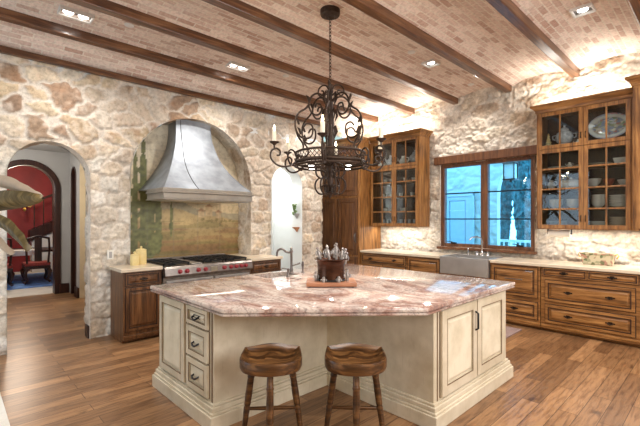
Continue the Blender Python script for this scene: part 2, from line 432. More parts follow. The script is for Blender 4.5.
def stones(u, v, seed, cu=.30, cv=.19, tan=None, rough=1.0, joint=.16, block=None):
    """colour and relief of rubble masonry at points (u, v) of a wall"""
    wu = u+.06*(vnoise(u*5, v*5, seed+1)-.5)+.035*(vnoise(u*17, v*17, seed+5)-.5); wv = v+.06*(vnoise(u*5, v*5, seed+2)-.5)+.035*(vnoise(u*17, v*17, seed+6)-.5)
    a = wu/cu; b = wv/cv
    i0 = np.floor(a); j0 = np.floor(b)
    d1 = np.full(u.shape, 9.); d2 = np.full(u.shape, 9.); ci = np.zeros(u.shape); cj = np.zeros(u.shape)
    for di in (-2, -1, 0, 1, 2):
        for dj in (-2, -1, 0, 1, 2):
            i = i0+di; j = j0+dj
            bk = 0 if block is None else block((j+.5)*cv)
            sx = i+.5+(.9-.35*bk)*(hashf(i, j, seed)-.5)+.5*np.mod(j, 2); sy = j+.5+(.75-.6*bk)*(hashf(i, j, seed+9)-.5)
            d = np.maximum(np.abs(a-sx), np.abs(b-sy))*(.6+.36*bk)+np.hypot(a-sx, b-sy)*(.4-.36*bk)
            d = d*(.75+.2*bk+(.5-.4*bk)*hashf(i, j, seed+4))
            nw = d < d1
            d2 = np.where(nw, d1, np.minimum(d2, d)); ci = np.where(nw, i, ci); cj = np.where(nw, j, cj); d1 = np.where(nw, d, d1)
    n1 = vnoise(u*9, v*9, seed+11); n2 = vnoise(u*23, v*23, seed+12); n3 = vnoise(u*2.3, v*2.3, seed+13); n4 = vnoise(u*47, v*47, seed+14); n5 = vnoise(u*1.1, v*1.1, seed+15)
    e = np.clip((d2-d1-.04+.10*(n2-.5)+.06*(n4-.5))/joint, 0, 1); e = e*e*(3-2*e)
    k = (hashf(ci, cj, seed+3)*10).astype(int) % 10
    tn = (np.clip((n5-.25)*1.6, 0, 1) if tan is None else tan(u, v)*(.7+.6*n5))[..., None]; tn = np.clip(tn, 0, 1)
    c = (TAN[k]*tn+PALE[k]*(1-tn))*(.88+.2*hashf(ci, cj, seed+7))[..., None]
    c = c*(.66+.30*n1+.30*n2+.24*(n4-.5))[..., None]
    rust = (np.clip((n1-.6)*2.5, 0, .5)*tn[..., 0])[..., None]; c = c*(1-rust)+np.array(C(158, 116, 84)[:3])*rust
    wash = np.clip((n3*.7+n2*.3-.45)*2.4, 0, .55)[..., None]
    c = c*(1-wash)+MORTAR*wash*(.86+.2*n4)[..., None]
    mt = MORTAR*(.84+.16*n2+.12*(n4-.5))[..., None]
    col = mt*(1-e[..., None])+c*e[..., None]
    rid = np.abs(n2-.5)*2; rid2 = np.abs(n4-.5)*2
    h = e*(.014+.018*hashf(ci, cj, seed+8))+rough*((.016*(n1-.5)+.016*(rid-.5))*(.35+.65*e)+.011*(rid2-.5))
    fx, fy = a-ci-.5, b-cj-.5
    h = h+e*.016*rough*(fx*(hashf(ci, cj, seed+20)-.5)+fy*(hashf(ci, cj, seed+21)-.5))
    return np.clip(col, 0, .95), np.clip(h, -.03, .044)
class Arch:
    def __init__(s, uc, r, zs, z0=-1): s.uc, s.r, s.zs, s.z0 = uc, r, zs, z0
    def inside(s, u, z):
        return (np.abs(u-s.uc) < s.r-1e-6) & (z > s.z0) & ((z < s.zs) | (np.hypot(u-s.uc, z-s.zs) < s.r-1e-6))
    def project(s, u, z):
        a = u-s.uc; b = z-s.zs; q = np.maximum(np.hypot(a, b), 1e-6); up = z >= s.zs
        U = np.where(up, s.uc+a/q*s.r, s.uc+np.where(a >= 0, s.r, -s.r)); Z = np.where(up, s.zs+b/q*s.r, z)
        return U, Z
    def path(s, n=28, nz=12):
        z0 = max(s.z0, 0)
        L = [(s.uc-s.r, z0+(s.zs-z0)*k/nz) for k in range(nz)]
        L += [(s.uc-s.r*math.cos(PI*k/n), s.zs+s.r*math.sin(PI*k/n)) for k in range(n+1)]
        L += [(s.uc+s.r, s.zs-(s.zs-z0)*k/nz) for k in range(1, nz+1)]
        return L
class Rect:
    def __init__(s, u0, u1, z0, z1): s.u0, s.u1, s.z0, s.z1 = u0, u1, z0, z1
    def inside(s, u, z): return (u > s.u0+1e-6) & (u < s.u1-1e-6) & (z > s.z0+1e-6) & (z < s.z1-1e-6)
    def project(s, u, z):
        D = np.stack([u-s.u0, s.u1-u, z-s.z0, s.z1-z]); k = D.argmin(0)
        return np.where(k == 0, s.u0, np.where(k == 1, s.u1, u)), np.where(k == 2, s.z0, np.where(k == 3, s.z1, z))
    def path(s, n=8, nz=8):
        P = [(s.u0, s.z0), (s.u0, s.z1), (s.u1, s.z1), (s.u1, s.z0), (s.u0, s.z0)]; L = []
        for a, b in zip(P, P[1:]): L += [(a[0]+(b[0]-a[0])*k/24, a[1]+(b[1]-a[1])*k/24) for k in range(24)]
        return L+[P[-1]]
def mesh_np(name, V, Fc, mat, col=None, smooth=True, parent=None):
    me = bpy.data.meshes.new(name)
    me.from_pydata(V.tolist(), [], Fc.tolist()); me.update()
    if smooth: me.polygons.foreach_set('use_smooth', np.ones(len(Fc), dtype=bool))
    if col is not None:
        at = me.attributes.new('col', 'FLOAT_COLOR', 'POINT')
        at.data.foreach_set('color', np.concatenate([col, np.ones((len(col), 1))], 1).astype(np.float32).ravel())
    me.materials.append(mat)
    o = bpy.data.objects.new(name, me); COL.objects.link(o); WL[o.name] = Vector()
    return o
def wall(name, F, u0, u1, z0, z1, holes=(), res=.02, seed=3, mat=None, stone=True, cell=(.30, .19), tan=None, rough=1.0, joint=.16, block=None):
    nu = max(2, int(round((u1-u0)/res))+1); nz = max(2, int(round((z1-z0)/res))+1)
    U, Z = np.meshgrid(np.linspace(u0, u1, nu), np.linspace(z0, z1, nz))
    U = U.ravel(); Z = Z.ravel(); idx = np.arange(nu*nz).reshape(nz, nu)
    Fc = np.stack([idx[:-1, :-1], idx[:-1, 1:], idx[1:, 1:], idx[1:, :-1]], -1).reshape(-1, 4)
    for h in holes:
        ins = h.inside(U, Z); Fc = Fc[~ins[Fc].all(1)]
        pu, pz = h.project(U, Z); used = np.zeros(len(U), bool); used[Fc.ravel()] = True
        mv = ins & used; U = np.where(mv, pu, U); Z = np.where(mv, pz, Z)
    used = np.zeros(len(U), bool); used[Fc.ravel()] = True
    remap = np.cumsum(used)-1; U = U[used]; Z = Z[used]; Fc = remap[Fc]
    if stone: col, d = stones(U, Z, seed, *cell, tan=tan, rough=rough, joint=joint, block=block); d = d-.044
    else: col, d = None, np.zeros(len(U))
    o, u, n = np.array(F.o), np.array(F.u), np.array(F.n)
    V = o+U[:, None]*u+d[:, None]*n; V[:, 2] += Z
    if np.dot(np.cross(u, [0, 0, 1]), n) < 0: Fc = Fc[:, ::-1]
    return struct(mesh_np(name, V, Fc, mat or M['stone'], col))
def jamb(name, F, hole, d0, d1, seed=5, mat=None, stone=True, res=.03):
    P = hole.path(); L = [P[0]]
    for a, b in zip(P, P[1:]):
        k = max(1, int(math.hypot(b[0]-a[0], b[1]-a[1])/res))
        L += [(a[0]+(b[0]-a[0])*i/k, a[1]+(b[1]-a[1])*i/k) for i in range(1, k+1)]
    nd = max(2, int(abs(d1-d0)/res)+1); L = np.array(L); s = np.concatenate([[0], np.cumsum(np.hypot(*np.diff(L, axis=0).T))])
    D = np.linspace(d0, d1, nd); S, DD = np.meshgrid(s, D); LU = np.repeat(L[None, :, 0], nd, 0); LZ = np.repeat(L[None, :, 1], nd, 0)
    cen = np.array([L[:, 0].mean(), 0]); h = 0
    if stone:
        col, h = stones(S.ravel()+.37, DD.ravel()*1.0+7, seed, .3, .3)
        t = np.gradient(L, axis=0); nn = np.stack([-t[:, 1], t[:, 0]], 1); nn /= np.maximum(np.linalg.norm(nn, axis=1), 1e-6)[:, None]
        hh = (h.reshape(nd, -1)-.012)*np.linspace(0, 1, nd)[:, None]
        LU = LU-nn[None, :, 0]*hh; LZ = LZ-nn[None, :, 1]*hh
    else: col = None
    o, u, n = np.array(F.o), np.array(F.u), np.array(F.n)
    V = o+LU.ravel()[:, None]*u+DD.ravel()[:, None]*n; V[:, 2] += LZ.ravel()
    m = len(L); idx = np.arange(nd*m).reshape(nd, m)
    Fc = np.stack([idx[:-1, :-1], idx[:-1, 1:], idx[1:, 1:], idx[1:, :-1]], -1).reshape(-1, 4)
    return struct(mesh_np(name, V, Fc, mat or M['stone'], col))

# ------------------------------------------------------------------ ROOM SHELL
YH, XW = 5.6, 6.55                   # hood wall, window wall
BEAMS = [5.13, 4.25, 3.36, 2.45, 1.52, .60, -.32, -1.24, -2.16]
FH = Fr((0, YH, 0), (1, 0, 0), (0, -1, 0)); FW = Fr((XW, 0, 0), (0, 1, 0), (-1, 0, 0))
struct(MB().box(-2.3, 6.75, -2.7, 9.62, -.1, 0).build('floor', M['floor'], origin=(0, 0, 0)), 'wide plank oak floor')
arch_l = Arch(.90, .415, 2.045); niche = Arch(2.76, .965, 2.085); arch_r = Arch(4.525, .355, 2.14)
pantry_gap = Rect(5.44, 7, -1, 3.25)
wall('wall_left', FH, -2.25, 6.6, 0, 3.75, [arch_l, niche, arch_r, pantry_gap], .016, 3, cell=(.30, .21), rough=.8, joint=.17, block=lambda v: np.clip((2.35-v)/.4, 0, 1),
     tan=lambda u, v: np.clip((v-2.15)/.45, 0, 1)*np.clip(1.2-.35*(u-1.0), .45, 1)+np.clip((u-3.6)/.6, 0, .55)*np.clip((2.6-v), 0, 1))
jamb('trim_1', FH, arch_l, .002, -.24, 21)
jamb('trim_2', FH, niche, .002, -.40, 22)
jamb('trim_3', FH, arch_r, .002, -.30, 23, M['plaster_w'], False)
wall('wall_passage', Fr((5.44, 0, 0), (0, 1, 0), (1, 0, 0)), 5.6, 6.3, 0, 3.3, [], .05, 5)
struct(MB().box(5.3, 6.75, 6.2, 6.3, 0, 3.6).build('wall_recess', M['plaster_c']))
win = Rect(2.06, 3.66, 1.03, 2.52)
wall('wall_right', FW, -2.6, 6.3, 0, 3.9, [win], .016, 12, cell=(.36, .19), rough=1.9, tan=lambda u, v: .12+.3*np.clip(v-2.7, 0, 1))
jamb('trim_4', FW, win, .002, -.22, 24)
# walls behind the photographer; side window, and a frame added around the rear fill
wall('wall_rear', Fr((0, -2.5, 0), (1, 0, 0), (0, 1, 0)), -2.25, 6.6, 0, 3.9, [], .3, 4, M['plaster_c'], False)
wall('wall_side', Fr((-2.2, 0, 0), (0, 1, 0), (1, 0, 0)), -2.6, 5.65, 0, 3.9, [], .3, 4, M['plaster_c'], False)
for nm, F, us, za, zb in (('rear_fill_frame', Fr((0, -2.5, 0), (1, 0, 0), (0, 1, 0)), (-.2, 5.4), 1.65, 3.35), ('window_3', Fr((-2.2, 0, 0), (0, 1, 0), (1, 0, 0)), (3.0, 5.2), .5, 3.0)):
    m = MB(); a, b = us
    for u in (a-.08, b): m.fbox(F, u, u+.08, za-.08, zb+.08, 0, .05)
    for z in (za-.08, zb): m.fbox(F, a, b, z, z+.08, 0, .05)
    struct(m.build(nm, M['window_wood']))
# vaulted ceiling
def ceiling():
    prof = []; ys = [-2.62]+sorted(BEAMS); v = 0
    for a, b in zip(ys, ys[1:]):
        for k in range(12):
            t = k/12; prof.append((a+(b-a)*t, 3.655+.09*4*t*(1-t)*(1 if b-a > .8 else .3)))
    a, b = 5.13, 5.62
    for k in range(9): t = k/8; prof.append((a+(b-a)*t, 3.655+.04*math.sin(PI*t)-.225*t))
    bm = bmesh.new(); uvl = bm.loops.layers.uv.new('UVMap'); X = [-2.25, 0, 2, 4, 6.62]
    s = [0]
    for p, q in zip(prof, prof[1:]): s.append(s[-1]+math.hypot(q[0]-p[0], q[1]-p[1]))
    rows = [[bm.verts.new((x, y, z)) for x in X] for y, z in prof]
    for i in range(len(prof)-1):
        for j in range(len(X)-1):
            f = bm.faces.new((rows[i][j], rows[i+1][j], rows[i+1][j+1], rows[i][j+1])); f.smooth = True
            for l, (a_, b_) in zip(f.loops, ((X[j], s[i]), (X[j], s[i+1]), (X[j+1], s[i+1]), (X[j+1], s[i]))): l[uvl].uv = (a_, b_)
    me = bpy.data.meshes.new('ceiling'); bm.to_mesh(me); bm.free(); me.set_sharp_from_angle(angle=math.radians(14)); me.materials.append(M['brick'])
    o = bpy.data.objects.new('ceiling', me); COL.objects.link(o); WL[o.name] = Vector()
    struct(o, 'shallow brick vaults between timber beams')
ceiling()
for i, y in enumerate(BEAMS):
    struct(MB().box(-2.2, 6.56, y-.052, y+.052, 3.575, 3.70).build(f'trim_{10+i}', M['beam'], bevel=.01), 'brown timber ceiling beam')
struct(MB().box(-2.2, 5.5, 5.535, 5.6, 3.375, 3.45).build('trim_5', M['beam'], bevel=.01), 'timber ledger along the hood wall')

# mural at the back of the cooking niche
def mural():
    F = Fr((0, YH, 0), (1, 0, 0), (0, -1, 0)); res = .016
    U, Z = np.meshgrid(np.arange(1.74, 3.79, res), np.arange(.88, 3.12, res)); sh = U.shape
    def c(r, g, b): return np.array(C(r, g, b)[:3])
    n = vnoise(U*2.2, Z*9, 3); n2 = vnoise(U*7, Z*14, 4); n3 = vnoise(U*20, Z*26, 5)
    t = np.clip((Z-1.62)/1.2, 0, 1)[..., None]
    col = c(214, 192, 150)*(1-t)+c(214, 206, 184)*t
    g = np.clip((1.62-Z)/.55, 0, 1)[..., None]
    fld = c(204, 178, 128)*(1-g)+c(140, 116, 68)*g
    fld = fld*(.78+.35*n+.2*(n2-.5))[..., None]
    hill = 1.60+.07*np.sin(U*3.1)+.03*np.sin(U*8)
    col = np.where((Z < hill)[..., None], fld, col*(.9+.16*n)[..., None])
    far = (Z < hill+.10+.03*np.sin(U*5+1)) & (Z >= hill); col = np.where(far[..., None], c(168, 156, 128)*(.9+.2*n2)[..., None], col)
    for hx, hz, w_, h_ in ((3.02, 1.56, .10, .10), (3.16, 1.58, .13, .15), (3.33, 1.55, .10, .09)):
        hs = (np.abs(U-hx) < w_/2) & (Z > hz) & (Z < hz+h_); col = np.where(hs[..., None], c(204, 178, 138)*(.9+.2*n3)[..., None], col)
        rf = (np.abs(U-hx) < (w_/2+.02)*(1-(Z-hz-h_)/.05)) & (Z >= hz+h_) & (Z < hz+h_+.05); col = np.where(rf[..., None], c(172, 134, 100), col)
    for k in range(9):
        bx = 2.95+.085*k; bz = 1.50+.02*math.sin(k*2); b = np.hypot((U-bx)/.045, (Z-bz)/.03)+.9*(n3-.5) < .8; col = np.where(b[..., None], c(150, 132, 88)*(.8+.4*n3)[..., None], col)
    st = vnoise(U*1.6+3, Z*22, 8); band = (Z < 1.5)
    col = np.where((band & (st > .62))[..., None], col*.6+c(150, 104, 74)*.4, col); col = np.where((band & (st < .34))[..., None], col*.6+c(112, 108, 62)*.4, col)
    for tx, top, w_, bs in ((1.90, 2.45, .05, 1.0), (1.985, 2.60, .06, .95), (2.10, 2.78, .075, .9), (2.20, 2.05, .10, .93), (2.31, 1.95, .07, 1.0), (2.52, 1.82, .035, 1.25)):
        f = np.clip((Z-bs)/(top-bs), 0, 1); ww = w_*np.sqrt(np.clip(np.sin(np.clip(f, 0, 1)**.7*PI), 0, 1))*(.45+.9*vnoise(U*30, Z*12, 9))
        tr = (np.abs(U-tx) < ww) & (Z > bs) & (Z < top); col = np.where(tr[..., None], c(112, 114, 68)*(.6+.7*n3)[..., None], col)
    # tile joints
    jt = (np.mod(U+.05, .2) < .014) | (np.mod(Z+.03, .2) < .014); col = np.where(jt[..., None], col*.82+.03, col)
    nz, nu = sh; idx = np.arange(nu*nz).reshape(nz, nu)
    Fc = np.stack([idx[:-1, :-1], idx[:-1, 1:], idx[1:, 1:], idx[1:, :-1]], -1).reshape(-1, 4)
    V = np.stack([U.ravel(), np.full(U.size, YH+.385), Z.ravel()], -1)
    o = struct(mesh_np('wall_niche', V, Fc, M['mural'], np.clip(col.reshape(-1, 3), 0, 1)), 'painted tile landscape with cypresses behind the range')
mural()

# vestibule beyond the left arch
FV = Fr((0, YH+.24, 0), (1, 0, 0), (0, 1, 0))
wall('wall_vestibule_front', FV, -.6, 1.845, 0, 2.9, [arch_l], .05, 3, M['plaster_g'], False)
FB = Fr((0, 9.5, 0), (1, 0, 0), (0, -1, 0)); door_a = Arch(1.13, .47, 2.14)
wall('wall_vestibule_back', FB, -.6, 1.845, 0, 2.9, [door_a], .04, 3, M['plaster_g'], False)
FS = Fr((1.845, 0, 0), (0, 1, 0), (-1, 0, 0)); door_b = Arch(9.12, .19, 2.38); door_c = Arch(8.36, .29, 2.44)
wall('wall_vestibule_right', FS, 5.84, 9.5, 0, 2.9, [door_b, door_c], .04, 3, M['plaster_g'], False)
jamb('trim_6', FS, door_c, 0, -.2, 3, M['plaster_c'], False)
jamb('trim_7', FB, door_a, 0, -.2, 3, M['plaster_g'], False)
struct(MB().box(-.7, -.6, 5.84, 9.5, 0, 2.9).build('wall_vestibule_left', M['plaster_g']))
struct(MB().box(-.7, 1.9, 5.84, 9.7, 2.9, 3.0).build('ceiling_vestibule', M['plaster_g']))
struct(MB().box(-2.3, 6.7, 9.62, 15, -.1, -.002).build('floor_dining', M['pale_stone'], origin=(0, 0, 0)), 'pale stone floor of the red room')
def arch_trim(name, F, a, w_, d0, d1, mat):
    P = a.path(24, 6); m = MB(); loops = []
    for k, (u, z) in enumerate(P):
        q = P[min(k+1, len(P)-1)]; p0 = P[max(k-1, 0)]; t = Vector((q[0]-p0[0], q[1]-p0[1])).normalized(); nx, nz = -t.y, t.x
        loops.append([F.P(u+nx*s, z+nz*s, d) for s, d in ((-.02, d0), (w_, d0), (w_, d1), (-.02, d1))])
    return struct(m.loft(loops).build(name, mat, bevel=.008))
arch_trim('door_1', FB, Arch(1.13, .47, 2.14), .085, -.2, .03, M['frame_dark'])['label'] = 'dark arched timber frame into the red room'
arch_trim('door_2', FS, Arch(9.12, .19, 2.38), .02, -.06, .015, M['frame_dark'])
struct(MB().box(1.93, 1.97, 8.9, 9.34, 0, 2.6).build('door_3', M['frame_dark']), 'narrow dark arched door')
for n_, bx in (('baseboard_left', (1.30, 1.33, 5.66, 5.82, 0, .16)), ('baseboard_vestibule', (1.81, 1.845, 8.66, 8.92, 0, .2)), ('baseboard_back', (1.66, 1.83, 9.46, 9.5, 0, .2)), ('baseboard_right', (1.81, 1.845, 5.9, 8.06, 0, .2))):
    struct(MB().box(*bx).build(n_, M['frame_dark'], bevel=.004))
# side room seen past the second vestibule arch
m = MB().box(1.9, 4.2, 9.0, 9.1, 0, 2.9).box(4.1, 4.2, 7.4, 9.0, 0, 2.9).box(1.9, 4.2, 7.4, 7.5, 0, 2.9).box(1.9, 4.2, 7.4, 9.1, 2.9, 3.0)
struct(m.build('wall_side_room', M['plaster_c']))
# dining room
struct(MB().box(-2.3, 5, 14.2, 14.3, 0, 3.6).build('wall_dining', M['red_wall']), 'oxblood red wall of the far room')
struct(MB().box(-2.4, -2.3, 9.7, 14.3, 0, 3.6).box(5, 5.1, 9.7, 14.3, 0, 3.6).box(1.9, 5, 9.62, 9.7, 0, 3.6).box(-2.3, -.6, 9.62, 9.7, 0, 3.6).build('wall_dining_sides', M['red_wall']))
struct(MB().box(-2.4, 5.1, 9.6, 14.3, 3.6, 3.7).build('ceiling_dining', M['plaster_c']))
# hall behind the right-hand arch
struct(MB().box(3.7, 5.44, 7.1, 7.2, 0, 3.0).build('wall_hall_back', M['plaster_w']))
struct(MB().box(3.78, 3.88, 5.98, 7.1, 0, 3.0).build('wall_hall_left', M['plaster_w']))
struct(MB().box(5.34, 5.43, 5.9, 7.1, 0, 3.0).build('wall_hall_right', M['plaster_w']))
struct(MB().box(3.7, 5.44, 5.64, 7.2, 3.0, 3.1).build('ceiling_hall', M['plaster_w']))
# outside
struct(MB().box(6.75, 30, -8, 20, -.3, -.15).build('ground', M['paving'], origin=(0, 0, 0)))
FP = Fr((9.5, 0, 0), (0, 1, 0), (-1, 0, 0)); parch = Arch(2.70, 1.12, 2.1)
wall('wall_porch', FP, 0, 9, -.15, 4.2, [parch], .03, 31, M['porch_wall'], True, (.45, .28))
jamb('trim_8', FP, parch, -.02, -.2, 33, M['porch_wall'], False)
struct(MB().box(6.8, 9.5, 7.0, 7.1, -.15, 4.0).build('wall_porch_end', M['porch_wall']))

# ------------------------------------------------------------------ WINDOW over the sink
wd = MB()
y0, y1, z0, z1 = 2.06, 3.66, 1.03, 2.52; ym = 2.86
for a, b in ((y0, y0+.07), (ym-.06, ym+.06), (y1-.07, y1)): wd.fbox(FW, a, b, z0, z1, -.13, -.03)
for a, b in ((z0, z0+.06), (z1-.06, z1)):
    wd.fbox(FW, y0+.07, ym-.06, a, b, -.13, -.03); wd.fbox(FW, ym+.06, y1-.07, a, b, -.13, -.03)
window = struct(wd.build('window_1', M['window_wood'], bevel=.006), 'timber casement window over the sink')
mm = MB()
for z in (1.53, 1.99):
    mm.fbox(FW, y0+.07, ym-.06, z-.011, z+.011, -.10, -.07); mm.fbox(FW, ym+.06, y1-.07, z-.011, z+.011, -.10, -.07)
mm.build('glazing_bar', M['black'], window)
MB().fbox(FW, y0+.06, ym-.05, z0+.05, z1-.05, -.088, -.082).fbox(FW, ym+.05, y1-.06, z0+.05, z1-.05, -.088, -.082).build('pane', M['glass'], window)
for y in (2.28, 3.4):
    MB().fbox(FW, y-.05, y+.05, z0+.06, z0+.085, -.035, .0).tube([FW.P(y, z0+.08, -.01), FW.P(y+.06, z0+.10, .03), FW.P(y+.1, z0+.10, .03)], .008).build('crank_handle', M['black'], window)
struct(MB().fbox(FW, 2.03, 3.70, .985, 1.03, -.03, .06).build('trim_20', M['window_wood'], bevel=.006), 'timber window sill')
struct(MB().fbox(FW, 1.96, 3.76, 2.52, 2.665, -.04, .05).build('trim_21', M['window_wood'], bevel=.012), 'rough timber lintel over the window')

# ------------------------------------------------------------------ CABINET parts
def pull(F, u, z, d, parent, mat, w_=.10):
    """cup-and-drop pull on a back plate"""
    return MB().fbox(F, u-w_*.5, u+w_*.5, z-.008, z+.008, d, d+.006).fbox(F, u-w_*.22, u+w_*.22, z-.017, z+.017, d, d+.005).tube([F.P(u-w_*.28, z, d), F.P(u-w_*.24, z-.006, d+.024), F.P(u, z-.016, d+.03), F.P(u+w_*.24, z-.006, d+.024), F.P(u+w_*.28, z, d)], .007).build('handle', mat, parent, smooth=40)
def bar(F, u0, u1, z, d, parent, mat, r=.008):
    return MB().tube([F.P(u0, z, d+.035), F.P(u1, z, d+.035)], r).tube([F.P(u0+.02, z, d), F.P(u0+.02, z, d+.035)], r*.8).tube([F.P(u1-.02, z, d), F.P(u1-.02, z, d+.035)], r*.8).build('handle', mat, parent, smooth=50)
def knob(F, u, z, d, parent, mat, r=.014):
    c = F.P(u, z, d); n = F.n
    return MB().tube([c, c+n*.016, c+n*.018, c+n*.028, c+n*.034], [r*.5, r*.45, r, r*1.05, r*.5], 10).build('knob', mat, parent, smooth=50)
def woodglaze(parent, F, a, b, c, d, st, th=.022):
    g = MB(); e = .011
    for u0, u1, z0, z1 in ((a+st-e, b-st+e, c+st-e, c+st), (a+st-e, b-st+e, d-st, d-st+e), (a+st-e, a+st, c+st, d-st), (b-st, b-st+e, c+st, d-st)): g.fbox(F, u0, u1, z0, z1, th-.004, th+.0025)
    e = .008
    for u0, u1, z0, z1 in ((a-e, b+e, c-e, c), (a-e, b+e, d, d+e), (a-e, a, c, d), (b, b+e, c, d)): g.fbox(F, u0, u1, z0, z1, 0, .006)
    g.build('glaze_line', M['wood_glaze'], parent)
def base_cabinet(name, label, F, u0, u1, depth, fronts, mat, matd, zt=.875, foot=True, plinth=.1):
    """fronts: (kind, u0, u1, z0, z1, handle, u_handle list)"""
    t = thing(name, label, 'cabinet', F.P((u0+u1)/2, 0, -depth/2))
    MB().fbox(F, u0+.002, u1-.002, plinth, zt, -depth, 0).build('body', mat, t, bevel=.003)
    MB().fbox(F, u0+.002, u1-.002, .0, .045, -depth, -.06).fbox(F, u0+.002, u1-.002, .045, plinth, -depth, .012).fbox(F, u0+.002, u1-.002, plinth-.03, plinth, 0, .02).build('plinth', mat, t, bevel=.006)
    for kind, a, b, c, d, hd, hu in fronts:
        o = MB().panel(F, a, b, c, d, .001, .045 if d-c > .16 else .022, .022).build(kind, matd, t, bevel=.003)
        woodglaze(o, F, a, b, c, d, .045 if d-c > .16 else .022)
        for u in hu:
            if hd == 'pull': pull(F, u, (c+d)/2, .018, o, M['bronze'])
            elif hd == 'knob': knob(F, u, (c+d)/2, .018, o, M['bronze'])
            elif hd == 'bar': bar(F, u-.12, u+.12, (c+d)/2+.03, .022, o, M['pewter'])
            elif hd == 'doorpull': MB().tube([F.P(u, d-.14, .02), F.P(u, d-.12, .045), F.P(u, d-.05, .045), F.P(u, d-.03, .02)], .007).build('handle', M['bronze'], o, smooth=50)
    return t
FC = Fr((5.90, 0, 0), (0, 1, 0), (-1, 0, 0)); DPT = XW-5.90-.005
base_cabinet('base_cabinet', 'base cabinet beside tall pantry, wide drawer over two doors', FC, 3.935, 5.005, DPT,
             [('drawer', 3.97, 4.97, .70, .85, 'pull', [4.2, 4.75]), ('door', 3.97, 4.46, .13, .67, 'doorpull', [4.42]), ('door', 4.48, 4.97, .13, .67, 'doorpull', [4.52])], M['wood_y'], M['wood_y'])
t = base_cabinet('dishwasher_cabinet', 'wooden appliance front left of the steel sink with small silver handle', FC, 3.28, 3.93, DPT,
             [('panel_front', 3.30, 3.91, .13, .85, None, [])], M['wood_y'], M['wood_y'])
o = [c for c in t.children if c.name.startswith('panel_front')][0]; bar(FC, 3.34, 3.46, .79, .02, o, M['chrome'])
base_cabinet('sink_cabinet', 'low cabinet under the steel apron sink', FC, 2.475, 3.275, DPT,
             [('door', 2.50, 2.87, .13, .60, 'knob', [2.83]), ('door', 2.88, 3.25, .13, .60, 'knob', [2.92])], M['wood'], M['wood'], .64)
t = base_cabinet('dishwasher_cabinet', 'drawer cabinet right of the sink with long bar handle on tall top drawer', FC, 1.785, 2.47, DPT,
             [('drawer', 1.82, 2.44, .44, .85, 'bar', [2.12]), ('drawer', 1.82, 2.44, .14, .37, 'pull', [2.12])], M['wood_y'], M['wood_y'])
o = [c for c in t.children if c.name.startswith('drawer')][0]; bar(FC, 1.86, 1.96, .80, .02, o, M['chrome'])
base_cabinet('drawer_cabinet', 'wide drawer cabinet under painted planter, two small over two wide drawers', FC, .70, 1.78, DPT,
             [('drawer', 1.245, 1.75, .755, .865, 'pull', [1.50]), ('drawer', .73, 1.235, .755, .865, 'pull', [.98]),
              ('drawer', .76, 1.72, .42, .70, 'pull', [1.45, 1.0]), ('drawer', .76, 1.72, .125, .37, 'pull', [1.45, 1.0])], M['wood_y'], M['wood_y'])
base_cabinet('drawer_cabinet', 'drawer cabinet cut by the right edge of the photo', FC, -.5, .695, DPT,
             [('drawer', -.47, .66, .62, .85, 'pull', [.1]), ('drawer', -.47, .66, .38, .6, 'pull', [.1]), ('drawer', -.47, .66, .13, .36, 'pull', [.1])], M['wood_y'], M['wood_y'])
tag(MB().box(5.862, XW-.045, 3.285, 5.0, .877, .92).build('countertop', M['travertine'], bevel=.008), 'cream stone countertop between pantry and sink', 'countertop')
tag(MB().box(5.862, XW-.045, -.5, 2.465, .877, .92).build('countertop', M['travertine'], bevel=.008), 'cream stone countertop running right of the sink', 'countertop')
tag(MB().box(6.42, XW-.045, 2.466, 3.284, .877, .92).build('countertop', M['travertine'], bevel=.005), 'narrow strip of cream stone behind the sink', 'countertop')
# apron sink
t = thing('farmhouse_sink', 'stainless steel apron sink set under the window', 'sink', (6.12, 2.875, .645))
s_ = MB().box(5.845, 6.415, 2.48, 3.27, .645, .925).build('basin', M['steel'], t, bevel=.0)
c_ = MB().box(5.875, 6.385, 2.51, 3.24, .70, 1.0).build('cutter', M['steel'], t); bool_cut(s_, c_)
md = s_.modifiers.new('bevel', 'BEVEL'); md.width = .006; md.segments = 2
MB().lathe((6.13, 2.875, .7005), [(.04, 0), (.045, .002), (.02, .003), (0, .001)]).build('drain', M['bronze'], s_, smooth=40)
# sink faucet
t = thing('sink_faucet', 'chrome bridge faucet behind the steel sink', 'faucet', (6.46, 2.84, .92))
MB().lathe((6.46, 2.84, .92), [(.028, 0), (.028, .01), (.014, .03), (.013, .09)]).tube([(6.46, 2.84, 1.0), (6.46, 2.84, 1.16), (6.44, 2.855, 1.21), (6.38, 2.89, 1.235), (6.30, 2.94, 1.225), (6.26, 2.965, 1.18)], .012).build('spout', M['chrome'], t, smooth=60)
for dy in (-.09, .09):
    MB().lathe((6.46, 2.84+dy, .92), [(.022, 0), (.022, .01), (.012, .03), (.012, .06), (.018, .07), (0, .08)]).tube([(6.46, 2.84+dy, .985), (6.40, 2.84+dy*1.3, .995)], .007).build('tap_handle', M['chrome'], t, smooth=60)
MB().tube([(6.46, 2.75, .955), (6.46, 2.93, .955)], .009).build('bridge', M['chrome'], t, smooth=60)
t = thing('side_sprayer', 'small chrome sprayer left of the sink faucet', 'sprayer', (6.46, 3.08, .92))
MB().lathe((6.46, 3.08, .92), [(.02, 0), (.018, .012), (.01, .02)]).build('base', M['chrome'], t, smooth=50)
MB().lathe((6.46, 3.08, .93), [(.01, 0), (.012, .05), (.018, .075), (.014, .10), (0, .105)]).build('nozzle', M['chrome'], t, smooth=50)

